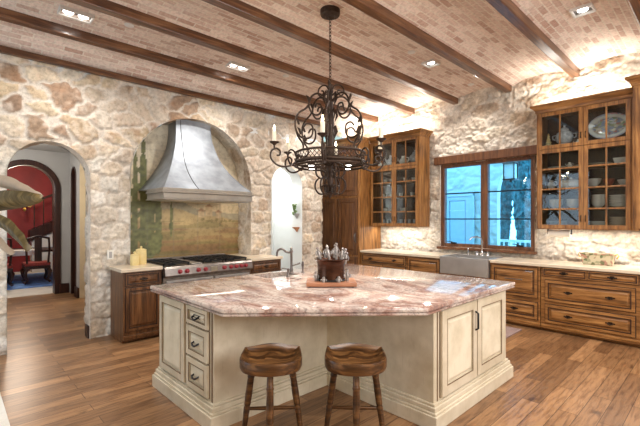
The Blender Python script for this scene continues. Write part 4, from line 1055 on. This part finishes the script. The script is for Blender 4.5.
# ------------------------------------------------------------------ CEILING FIXTURES
def vault_z(y):
    ys = sorted(BEAMS)
    for a, b in zip(ys, ys[1:]):
        if a <= y <= b: tt = (y-a)/(b-a); return 3.655+.09*4*tt*(1-tt)
    return 3.655
cans = [('twin recessed light near the top left corner of the photo', 1.0, 4.84, 3), ('recessed light over the wall between hood and chandelier', 3.02, 4.87, 2), ('recessed light right of the chandelier chain', 4.95, 2.905, 1), ('recessed light in the top right corner of the photo', 4.85, 1.06, 1)]
for lab, x, y, k in cans:
    z = vault_z(y); t = thing('recessed_light', lab, 'ceiling light', (x, y, z-.02), group='recessed ceiling lights')
    w_ = .16 if k > 1 else .10; h_ = .085 if k > 1 else .10
    m = MB()
    m.box(x-w_, x+w_, y-h_, y-h_+.018, z-.03, z+.01).box(x-w_, x+w_, y+h_-.018, y+h_, z-.03, z+.01).box(x-w_, x-w_+.018, y-h_+.018, y+h_-.018, z-.03, z+.01).box(x+w_-.018, x+w_, y-h_+.018, y+h_-.018, z-.03, z+.01)
    m.build('frame', M['fixture'], t, bevel=.003)
    MB().box(x-w_+.018, x+w_-.018, y-h_+.018, y+h_-.018, z-.004, z+.006).build('tray', M['pewter'], t)
    for dx in ((-.07, .07) if k > 1 else (0,)):
        MB().lathe((x+dx, y, z-.014), [(0, -.004), (.045, -.002), (.05, .004), (.05, .01)], 16).build('lamp', M['lens_cool'], t, smooth=50)
    spot('can_light', (x, y, z-.05), 78, (1, .965, .92), 140, .8, .03)
for x, y in ((5.0, 4.87), (1.0, 2.905), (3.0, 1.06), (1.0, 1.06), (1.0, -.78), (3.0, -.78), (4.9, -.78)):
    spot('can_light', (x, y, 3.66), 78, (1, .965, .92), 140, .8, .03)
for lab, x, y in (('small white ceiling disc right of the twin light', 1.5, 4.72), ('small white ceiling disc left of the chandelier', 3.78, 4.72), ('small white ceiling disc left of the single recessed light', 4.45, 2.9), ('small white ceiling disc close above the window wall', 6.22, 2.92)):
    z = vault_z(y); tag(MB().lathe((x, y, z-.018), [(.03, 0), (.05, .008), (.052, .02)], 18).build('ceiling_disc', M['fixture'], smooth=40), lab, 'ceiling sensor', 'small ceiling discs')
# wall washers grazing the stone over the window
for y in (2.92, 3.85):
    spot('wall_washer', (6.22, y, 3.66), 55, (1, .96, .9), 150, .9, .04, (0, math.radians(20), 0))

# ------------------------------------------------------------------ DISHES
HS = (ZS-ZB)/4
def shz(k): return ZB+(.031 if k == 0 else HS*k+.0095)       # top of shelf k (0 = bottom)
def lathe_thing(name, label, cat, loc, prof, mat, n=24, group=None, sx=1, sy=1):
    o = MB().lathe((0, 0, 0), prof, n, sx, sy).build(name, mat, local=True, smooth=45); o.location = loc; return tag(o, label, cat, group)
BOWL = [(0, .0), (.035, 0), (.04, .008), (.075, .04), (.09, .075), (.087, .076), (.07, .042), (.035, .014), (0, .012)]
PLATE = [(0, 0), (.06, 0), (.075, .004), (.12, .016), (.119, .019), (.075, .008), (0, .006)]
def stack(name, cat, where, group, x, y, z, prof, mat, n, step, word):
    ords = ['bottom', 'second', 'third', 'fourth', 'fifth', 'sixth', 'seventh']
    first = None
    for k in range(n):
        pos = 'top' if k == n-1 and n > 1 else ords[k]
        lab = f'{pos} {word} of the stack {where}'
        if first is None: first = lathe_thing(name, lab, cat, (x, y, z), prof, mat, group=group)
        else:
            c = first.copy(); COL.objects.link(c); c.location = (x, y, z+step*k); c['label'] = lab
def jug(label, x, y, z, s, mat, name='jug', spout=True):
    t = thing(name, label, name.replace('_', ' '), (x, y, z))
    MB().lathe((0, 0, 0), [(0, 0), (.045*s, 0), (.06*s, .02*s), (.085*s, .08*s), (.08*s, .12*s), (.05*s, .155*s), (.04*s, .18*s), (.045*s, .2*s), (.04*s, .2*s), (.03*s, .17*s), (0, .16*s)], 20).build('body', mat, t, local=True, smooth=50)
    MB().tube([(0, -.055*s, .17*s), (0, -.105*s, .16*s), (0, -.115*s, .11*s), (0, -.08*s, .07*s)], .009*s, 8).build('handle', mat, t, local=True, smooth=60)
    if spout: MB().tube([(0, .075*s, .08*s), (0, .11*s, .12*s), (0, .125*s, .165*s)], [.018*s, .012*s, .009*s], 8).build('spout', mat, t, local=True, smooth=60)
    return t
def urn(label, x, y, z, s, mat):
    t = thing('lidded_urn', label, 'urn', (x, y, z))
    MB().lathe((0, 0, 0), [(0, 0), (.05*s, 0), (.05*s, .012*s), (.03*s, .03*s), (.08*s, .08*s), (.095*s, .13*s), (.08*s, .18*s), (.045*s, .205*s), (.048*s, .215*s), (0, .215*s)], 20).build('body', mat, t, local=True, smooth=50)
    MB().lathe((0, 0, .2155*s), [(.05*s, 0), (.04*s, .02*s), (.012*s, .032*s), (.01*s, .04*s), (.016*s, .052*s), (0, .066*s)], 16).build('lid', mat, t, local=True, smooth=50)
    for sg in (-1, 1): MB().tube([(0, sg*.085*s, .165*s), (0, sg*.125*s, .16*s), (0, sg*.12*s, .12*s), (0, sg*.092*s, .11*s)], .007*s, 6).build('handle', mat, t, local=True, smooth=60)
    return t
XS = 6.36
ztop = ZS+.016
# right cabinet, top compartment
t = thing('figurine', 'small cream pagoda-shaped figurine at left of the right cabinet top', 'figurine', (XS-.06, 1.80, ztop))
MB().lathe((0, 0, 0), [(.05, 0), (.05, .02), (.035, .03), (.055, .05), (.05, .06), (.03, .075), (.04, .095), (.022, .12), (.028, .14), (.012, .17), (.02, .19), (0, .21)], 14).build('body', M['jar'], t, local=True, smooth=50)
MB().lathe((0, 0, .205), [(.01, 0), (.014, .012), (0, .03)], 10).build('finial', M['gold'], t, local=True, smooth=50)
urn('round patterned lidded urn behind the top glass of the right cabinet', XS-.01, 1.61, ztop, 1.2, M['jar_blue'])
jug('small pale cream jug beside the patterned urn', XS-.02, 1.435, ztop, .5, M['white'], 'creamer')
t = thing('oval_platter', 'large oval floral platter standing in the right cabinet top', 'platter', (XS+.03, 1.10, ztop+.235))
loops = []
for r, d in ((.0, .012), (.62, .012), (.70, .004), (1.0, -.028), (1.0, -.022), (.70, .012), (.6, .02), (0, .02)):
    r = max(r, .002); loops.append([(d+.0, .235*r*math.cos(2*PI*k/40), .17*r*math.sin(2*PI*k/40)) for k in range(40)])
o = MB().loft(loops).build('dish', M['platter'], t, local=True, smooth=60)
MB().box(-.03, .03, -.10, -.08, -.235, -.165).box(-.03, .03, .08, .10, -.235, -.165).box(.02, .03, -.10, .10, -.235, -.05).build('stand', M['black'], t, local=True)
# right cabinet, glazed shelves (k: 3 = upper shelf)
RG = 'dishes in the right glass cabinet'
lathe_thing('oval_dish', 'shallow white oval dish on upper left shelf of right cabinet', 'dish', (XS, 1.70, shz(3)), [(0, 0), (.08, 0), (.13, .03), (.128, .033), (.075, .008), (0, .008)], M['white'], group=RG, sx=.8)
jug('small white jug on upper left shelf of right cabinet', XS-.04, 1.54, shz(3), .4, M['white'], 'creamer')
lathe_thing('soup_dish', 'low white soup dish beside small jug in right cabinet', 'dish', (XS+.03, 1.44, shz(3)), [(0, 0), (.05, 0), (.085, .035), (.083, .037), (.045, .01), (0, .009)], M['white'], group=RG)
lathe_thing('serving_platter', 'flat beige platter on upper right shelf of right cabinet', 'platter', (XS, 1.21, shz(3)), [(0, 0), (.09, 0), (.155, .03), (.153, .034), (.085, .01), (0, .01)], M['travertine'], group=RG, sx=.8)
t = MB().loft([[(6.29, .885, shz(3)), (6.29, 1.02, shz(3)), (6.44, 1.02, shz(3)), (6.44, .885, shz(3))], [(6.26, .868, shz(3)+.08), (6.26, 1.04, shz(3)+.08), (6.47, 1.04, shz(3)+.08), (6.47, .868, shz(3)+.08)]]).build('serving_dish', M['white'], bevel=.008)
tag(t, 'deep white rectangular serving dish at upper right of right cabinet', 'dish', RG)
for lab, y0_, y1_, mt in (('white lidded casserole on second left shelf of right cabinet', 1.42, 1.64, 'white'),):
    z_ = shz(2); t = thing('casserole', lab, 'casserole', (XS, (y0_+y1_)/2, z_))
    MB().loft([[(x, y, z_+zz) for x, y in ((XS-.07-e, y0_+.02-e), (XS-.07-e, y1_-.02+e), (XS+.07+e, y1_-.02+e), (XS+.07+e, y0_+.02-e))] for e, zz in ((0, 0), (.02, .03), (.022, .09))]).build('body', M[mt], t, bevel=.008)
    MB().loft([[(x, y, z_+zz) for x, y in ((XS-.07-e, y0_+.02-e), (XS-.07-e, y1_-.02+e), (XS+.07+e, y1_-.02+e), (XS+.07+e, y0_+.02-e))] for e, zz in ((.022, .0905), (.018, .105), (-.03, .125))]).sphere((XS, (y0_+y1_)/2, z_+.14), .018, 10).build('lid', M[mt], t, bevel=.006)
jug('white teapot on second left shelf of right cabinet', XS+.02, 1.785, shz(2), .66, M['white'], 'teapot')
b0 = lathe_thing('bowl', 'large white bowl on second shelf of right cabinet', 'bowl', (XS, 1.265, shz(2)), [(r*1.0, z*1.5) for r, z in BOWL], M['white'], group=RG)
lathe_thing('bowl', 'red-brown bowl beside white bowl in right cabinet', 'bowl', (XS-.02, 1.095, shz(2)), [(r*.75, z*1.3) for r, z in BOWL], M['brick_red'], group=RG)
lathe_thing('bowl', 'small white bowl at far right of second shelf', 'bowl', (XS+.02, .94, shz(2)), [(r*.8, z*1.1) for r, z in BOWL], M['white'], group=RG)
stack('soup_bowl', 'bowl', 'at left on the third shelf of right cabinet', RG, XS, 1.72, shz(1), BOWL, M['white'], 3, .028, 'white bowl')
stack('soup_bowl', 'bowl', 'second from left on the third shelf of right cabinet', RG, XS, 1.50, shz(1), BOWL, M['white'], 3, .028, 'white bowl')
stack('soup_bowl', 'bowl', 'right of the centre stile on the third shelf', RG, XS, 1.21, shz(1), [(r*.9, z) for r, z in BOWL], M['white'], 5, .026, 'white bowl')
stack('dinner_plate', 'plate', 'at far right on the third shelf of right cabinet', RG, XS, .985, shz(1), [(r*.92, z*1.7) for r, z in PLATE], M['white'], 7, .022, 'white plate')
stack('dark_plate', 'plate', 'at left on the bottom shelf of right cabinet', RG, XS, 1.70, shz(0), PLATE, M['jar_blue'], 5, .016, 'blue-grey plate')
stack('side_plate', 'plate', 'right of the centre stile on the bottom shelf', RG, XS, 1.22, shz(0), [(r*.85, z*1.6) for r, z in PLATE], M['white'], 4, .018, 'white plate')
stack('dinner_plate', 'plate', 'at far right on the bottom shelf of right cabinet', RG, XS, .985, shz(0), [(r*.92, z*1.7) for r, z in PLATE], M['travertine'], 6, .022, 'beige plate')
# far cabinet
LG = 'dishes in the cabinet by the pantry'
urn('tall round white urn at right of far cabinet top', XS-.02, 4.06, ztop, 1.05, M['jar_blue'])
jug('white pitcher beside the round urn in far cabinet top', XS-.04, 4.295, ztop, 1.0, M['white'], 'pitcher')
jug('pale patterned pitcher left of the centre stile, far cabinet top', XS-.03, 4.58, ztop, 1.2, M['jar_blue'], 'pitcher')
lathe_thing('tureen', 'squat white tureen at left of far cabinet top', 'tureen', (XS-.03, 4.80, ztop), [(0, 0), (.05, 0), (.055, .015), (.09, .05), (.10, .09), (.085, .10), (.05, .125), (.015, .135), (.018, .155), (0, .165)], M['white'], group=LG)
CUP = [(0, 0), (.025, 0), (.028, .006), (.038, .035), (.043, .065), (.040, .065), (.034, .035), (.022, .012), (0, .01)]
cup0 = None
cupn = ['first', 'second', 'third', 'fourth', 'fifth', 'sixth']
for k, word in ((3, 'top'), (2, 'second'), (1, 'third')):
    for i, y in enumerate((3.97, 4.09, 4.24, 4.34, 4.55, 4.74)):
        if (k*7+i*3) % 5 == 0: continue
        lab = f'white cup on the {word} glazed shelf of far cabinet, {cupn[i]} place from right'
        if cup0 is None:
            cup0 = thing('cup', lab, 'cup', (XS-.06, y, shz(k)), group=LG)
            MB().lathe((0, 0, 0), CUP, 16).build('bowl', M['white'], cup0, local=True, smooth=50)
            MB().tube([(0, .04, .052), (0, .064, .05), (0, .066, .028), (0, .034, .02)], .0045, 6).build('handle', M['white'], cup0, local=True, smooth=60)
        else: dup(cup0, (XS-.06+.05*((i*k) % 2), y, shz(k)), (i*1.3) % 1.2-.6, lab)
GL = [(0, 0), (.028, 0), (.03, .004), (.033, .11), (.031, .11), (.028, .008), (0, .007)]
g0 = None
for i, y in enumerate((3.97, 4.06, 4.15, 4.25, 4.34, 4.53, 4.64, 4.76)):
    lab = f'clear tumbler on the bottom shelf of far cabinet, number {i+1} from the right' if False else f'clear tumbler on the bottom shelf of far cabinet, {(cupn+["seventh","eighth"])[i]} from right'
    if g0 is None: g0 = lathe_thing('tumbler', lab, 'glass', (XS-.06, y, shz(0)), GL, M['jar_blue'], 16, LG)
    else: c = g0.copy(); COL.objects.link(c); c.location = (XS-.06+.03*(i % 2), y, shz(0)); c['label'] = lab

# counter things on the right
t = thing('planter_box', 'painted cream planter with scroll handles on right counter', 'planter', (6.28, 1.20, .92))
MB().loft([[(6.28-a, 1.20-b, .92+z), (6.28-a, 1.20+b, .92+z), (6.28+a, 1.20+b, .92+z), (6.28+a, 1.20-b, .92+z)] for a, b, z in ((.055, .16, 0), (.06, .165, .015), (.07, .18, .13), (.08, .19, .14), (.08, .19, .155), (.065, .175, .155), (.055, .16, .06))]).build('box', M['planter'], t, bevel=.003)
for s in (-1, 1): MB().tube([(6.28, 1.20+s*.18, 1.05), (6.28, 1.20+s*.215, 1.075), (6.28, 1.20+s*.225, 1.045), (6.28, 1.20+s*.20, 1.01)], .008, 8).build('handle', M['gold'], t, smooth=60)
t = thing('paper_towel_roll', 'white paper towel roll under the right wall cabinet', 'paper towel', (6.33, 1.67, 1.29))
MB().tube([(6.33, 1.53, 1.325), (6.33, 1.80, 1.325)], .052, 20).build('roll', M['white'], t, smooth=50)
MB().box(6.315, 6.345, 1.51, 1.525, 1.31, 1.384).box(6.315, 6.345, 1.805, 1.82, 1.31, 1.384).build('bracket', M['black'], t, bevel=.003)
MB().tube([(6.33, 1.512, 1.325), (6.33, 1.818, 1.325)], .008, 8).build('rod', M['black'], t, smooth=50)

# ------------------------------------------------------------------ FLOOR things
tag(MB().box(5.10, 5.72, 1.96, 3.4, .0005, .014).build('floor_mat', M['mat'], bevel=.004), 'mauve grey mat on the floor before the sink', 'mat')
tag(MB().box(-1.6, .335, 1.2, 4.80, .0005, .012).build('area_rug', M['rug_pale'], bevel=.004), 'pale rug just showing at the left edge of the photo', 'rug')
# plant at the left edge
t = thing('banana_plant', 'potted plant with broad brown-green leaves at the left edge', 'plant', (-.30, 3.75, .0135))
PX, PY = -.30, 3.75
MB().lathe((PX, PY, .0135), [(0, 0), (.15, 0), (.19, .3), (.215, .42), (.225, .45), (.20, .45), (.185, .41), (0, .40)], 24).build('pot', M['terracotta'], t, smooth=45)
MB().tube([(PX, PY, .41), (PX+.02, PY, .8), (PX, PY+.02, 1.2), (PX+.02, PY, 1.5)], [.05, .045, .04, .03], 10).build('stem', M['leaf'], t, smooth=60)
def leaf(P, width, roll=0, mat='leaf'):
    """blade along the points P, folded at the midrib and given real thickness"""
    P = [Vector(p) for p in P]; n = 18; cur = []
    for k in range(n+1):
        s = k/n*(len(P)-1); i = min(int(s), len(P)-2); f = s-i
        p0, p1, p2, p3 = P[max(i-1, 0)], P[i], P[i+1], P[min(i+2, len(P)-1)]
        cur.append(.5*((2*p1)+(p2-p0)*f+(2*p0-5*p1+4*p2-p3)*f*f+(3*p1-p0-3*p2+p3)*f**3))
    loops = []
    for k, p in enumerate(cur):
        tg = (cur[min(k+1, n)]-cur[max(k-1, 0)]).normalized(); sd = tg.cross(Vector((0, 0, 1))).normalized(); up = sd.cross(tg)
        sd = sd*math.cos(roll)+up*math.sin(roll); up = sd.cross(tg).normalized()
        f = k/n; w_ = width*max(.04, math.sin(PI*min(1, f*.93+.05))**.7)
        wv = .007*math.sin(k*1.7)*f
        loops.append([p-sd*w_+up*(.03+wv), p-sd*w_*.5+up*.006, p, p+sd*w_*.5+up*.006, p+sd*w_+up*(.03-wv), p+sd*w_*.5+up*.001, p-up*.006, p-sd*w_*.5+up*.001])
    MB().loft(loops).build('leaf', M[mat], t, smooth=60)
leaf([(PX+.02, PY, 1.45), (.08, 3.76, 1.60), (.27, 3.60, 1.65), (.40, 3.50, 1.665), (.49, 3.42, 1.675)], .075, 1.15, 'leaf')
leaf([(PX+.02, PY, 1.40), (.06, 3.74, 1.58), (.26, 3.57, 1.50), (.35, 3.50, 1.40), (.41, 3.45, 1.30)], .055, 1.1)
leaf([(PX+.02, PY, 1.48), (.06, 3.80, 1.80), (.28, 3.63, 1.79), (.39, 3.54, 1.735), (.48, 3.46, 1.69)], .05, 1.2, 'leaf_edge')
leaf([(PX+.02, PY, 1.35), (.05, 3.78, 1.45), (.20, 3.66, 1.40), (.33, 3.56, 1.27)], .05, 1.1, 'leaf_edge')
leaf([(PX+.0, PY, 1.4), (PX-.2, PY-.05, 1.75), (PX-.45, PY-.1, 1.8), (PX-.8, PY-.2, 1.5)], .1, .2)
leaf([(PX+.0, PY, 1.4), (PX-.0, PY-.25, 1.7), (PX-.05, PY-.5, 1.75), (PX-.1, PY-.8, 1.45)], .1, .2)

# ------------------------------------------------------------------ RED ROOM beyond
tag(MB().box(-.8, 2.9, 10.7, 13.4, 0, .015).build('area_rug', M['blue_rug']), 'blue patterned rug in the red room', 'rug')
def cab_leg(m, x, y, h, s=1):
    m.tube([(x, y, h), (x+.04*s, y, h*.8), (x+.03*s, y, h*.55), (x-.01*s, y, h*.25), (x+.02*s, y, .085), (x+.05*s, y, .048)], [.045, .05, .035, .025, .03, .03], 8)
t = thing('dining_table', 'dark carved dining table in the red room', 'table', (1.3, 12.2, .016))
MB().box(.5, 2.6, 11.6, 12.8, .72, .77).build('tabletop', M['frame_dark'], t, bevel=.01)
for x, s in ((.62, -1), (2.48, 1)):
    for y in (11.7, 12.7):
        m = MB(); cab_leg(m, x, y, .72, s); o = m.build('leg', M['frame_dark'], t, smooth=60); o.location.z = .0
tcl = MB().box(.75, 1.6, 11.55, 12.0, .7705, .78).box(.75, 1.6, 11.54, 11.555, .66, .78).build('table_runner', M['pale_stone'])
tag(tcl, 'white runner on the dark table in the red room', 'table runner')
def chair(label, x, y):
    t = thing('dining_chair', label, 'chair', (x, y, .016))
    MB().box(x-.25, x+.25, y-.24, y+.24, .44, .52).build('seat', M['upholstery'], t, bevel=.02)
    MB().box(x-.25, x+.25, y-.24, y+.24, .37, .44).build('seat_rail', M['frame_dark'], t, bevel=.01)
    for sx in (-1, 1):
        for sy in (-1, 1):
            m = MB(); cab_leg(m, x+sx*.2, y+sy*.19, .38, sx); m.build('leg', M['frame_dark'], t, smooth=60)
    m = MB()
    for sx in (-1, 1): m.tube([(x+sx*.2, y-.22, .5), (x+sx*.22, y-.26, .8), (x+sx*.2, y-.30, 1.1)], .022, 8)
    m.tube([(x-.2, y-.30, 1.08), (x, y-.31, 1.14), (x+.2, y-.30, 1.08)], .025, 8); m.box(x-.07, x+.07, y-.29, y-.26, .55, 1.1)
    m.build('backrest', M['frame_dark'], t, smooth=50); return t
chair('dark carved chair with red seat at left in the red room', .80, 11.15)
chair('dark carved chair at right in the red room', 1.52, 11.3)
# stair against the red wall
t = thing('staircase', 'dark rising stair with pale side against the red wall', 'staircase', (2.2, 13.9, 0))
FD = Fr((0, 13.75, 0), (1, 0, 0), (0, -1, 0))
MB().fprism(FD, [(1.75, 0), (3.9, 0), (3.9, 1.95), (1.75, .9)], -.4, 0).build('stair_side', M['pale_stone'], t)
MB().fprism(FD, [(1.70, .9), (3.9, 1.98), (3.9, 2.28), (1.70, 1.2)], -.40, .06).build('stringer', M['frame_dark'], t)
m = MB()
for k in range(9): m.tube([FD.P(1.8+.22*k, 1.24+.108*k, .03), FD.P(1.8+.22*k, 2.0+.108*k, .03)], .014, 6)
m.tube([FD.P(1.7, 1.98, .03), FD.P(3.8, 3.0, .03)], .03, 8); m.build('railing', M['iron'], t, smooth=50)
t = thing('wall_sconce', 'gilt wall sconce glowing by the stair in the red room', 'sconce', (1.62, 13.5, 1.9))
m = MB().lathe((1.56, 13.55, 1.75), [(.02, 0), (.05, .05), (.02, .1), (.06, .2), (.03, .28), (.03, .34)], 12)
for s in (-1, 1): m.tube([(1.56, 13.55, 1.9), (1.56+s*.12, 13.5, 1.86), (1.56+s*.18, 13.48, 1.95), (1.56+s*.18, 13.48, 2.0)], .015, 8)
m.tube([(1.56, 13.55, 1.9), (1.56, 14.2, 1.9)], .02, 8)
m.build('arm', M['gold'], t, smooth=50)
for x in (-.18, 0, .18): MB().sphere((1.56+x, 13.5, 2.06+(.06 if x == 0 else 0)), .05, 10, 1.3).build('bulb', M['flame'], t, smooth=90)
# scrolled iron screen in front of a pale window
t = thing('iron_screen', 'black scrolled iron screen left on the red wall', 'screen', (.55, 14.1, .8))
MB().box(.2, .92, 14.15, 14.18, .8, 2.1).build('pane', M['plaster_c'], t)
m = MB().box(.2, .23, 14.10, 14.14, .8, 2.1).box(.89, .92, 14.10, 14.14, .8, 2.1)
for i in range(3):
    for j in range(5):
        c = (.34+.2*i, .95+.24*j); P = spiral(c, .10, 1.6, i+j, 18, 1 if (i+j) % 2 else -1, .2)
        m.tube([(a, 14.12, b) for a, b in P], .02, 5)
m.build('scrollwork', M['black'], t, smooth=50)

# ------------------------------------------------------------------ OUTSIDE things
FPD = Fr((9.46, 0, 0), (0, 1, 0), (-1, 0, 0))
o = MB().panel(FPD, 4.45, 5.10, -.14, 2.1, 0, .1, .05).fbox(FPD, 4.35, 4.45, -.14, 2.2, 0, .06).fbox(FPD, 5.10, 5.20, -.14, 2.2, 0, .06).fbox(FPD, 4.35, 5.20, 2.1, 2.22, 0, .07).build('door_4', M['porch_door'], bevel=.006)
struct(o, 'pale panelled door across the porch')
t = thing('porch_lantern', 'hanging porch lantern seen through the right window sash', 'lantern', (8.3, 3.06, 2.3))
m = MB()
for sx in (-1, 1):
    for sy in (-1, 1): m.box(8.3+sx*.10-.01, 8.3+sx*.10+.01, 3.06+sy*.10-.01, 3.06+sy*.10+.01, 2.34, 2.66)
m.box(8.18, 8.42, 2.94, 3.18, 2.32, 2.345).loft([[(8.3-a, 3.06-a, z), (8.3+a, 3.06-a, z), (8.3+a, 3.06+a, z), (8.3-a, 3.06+a, z)] for a, z in ((.13, 2.66), (.03, 2.76))]).tube([(8.3, 3.06, 2.75), (8.3, 3.06, 4.2)], .01, 6).sphere((8.3, 3.06, 2.30), .025, 8)
m.build('frame', M['bronze'], t)
MB().box(8.215, 8.385, 2.975, 3.145, 2.35, 2.65).build('glass_pane', M['plaster_w'], t)
struct(MB().box(6.8, 9.5, 2.98, 3.14, 4.18, 4.34).build('trim_22', M['window_wood']))
def cypress(label, x, y, r, h):
    t = thing('cypress_tree', label, 'tree', (x, y, -.15), group='cypresses beyond the porch')
    MB().tube([(x, y, -.15), (x, y, h*.6)], [.12, .05], 8).build('trunk', M['bronze'], t)
    n = 40; loops = []; rnd = random.Random(int(x*10+y*100))
    for i in range(60):
        f = i/59; R_ = r*max(.03, math.sin(PI*min(1, f*.92+.06))**.6)
        loops.append([(x+R_*math.cos(2*PI*k/n)*(1+rnd.uniform(-.22, .22)), y+R_*math.sin(2*PI*k/n)*(1+rnd.uniform(-.22, .22)), .1+(h-.2)*f+rnd.uniform(-.05, .05)) for k in range(n)])
    MB().loft(loops).build('foliage', M['cypress'], t)
cypress('cypress nearest the middle of the right window sash', 14.0, 5.46, .34, 7)
cypress('cypress at the right side of the window, beyond the porch arch', 13.4, 4.50, .36, 7)
cypress('cypress farthest right behind the porch arch', 15.2, 3.7, .45, 6.5)
t = thing('garden_fence', 'low white fence beyond the porch arch', 'fence', (12, 4.5, -.15))
m = MB()
for k in range(28): m.box(11.98, 12.02, 2.5+.15*k, 2.54+.15*k, -.15, .85)
m.build('pickets', M['porch_wall'], t); MB().box(11.96, 12.04, 2.4, 6.7, .85, .92).build('rail', M['porch_wall'], t)
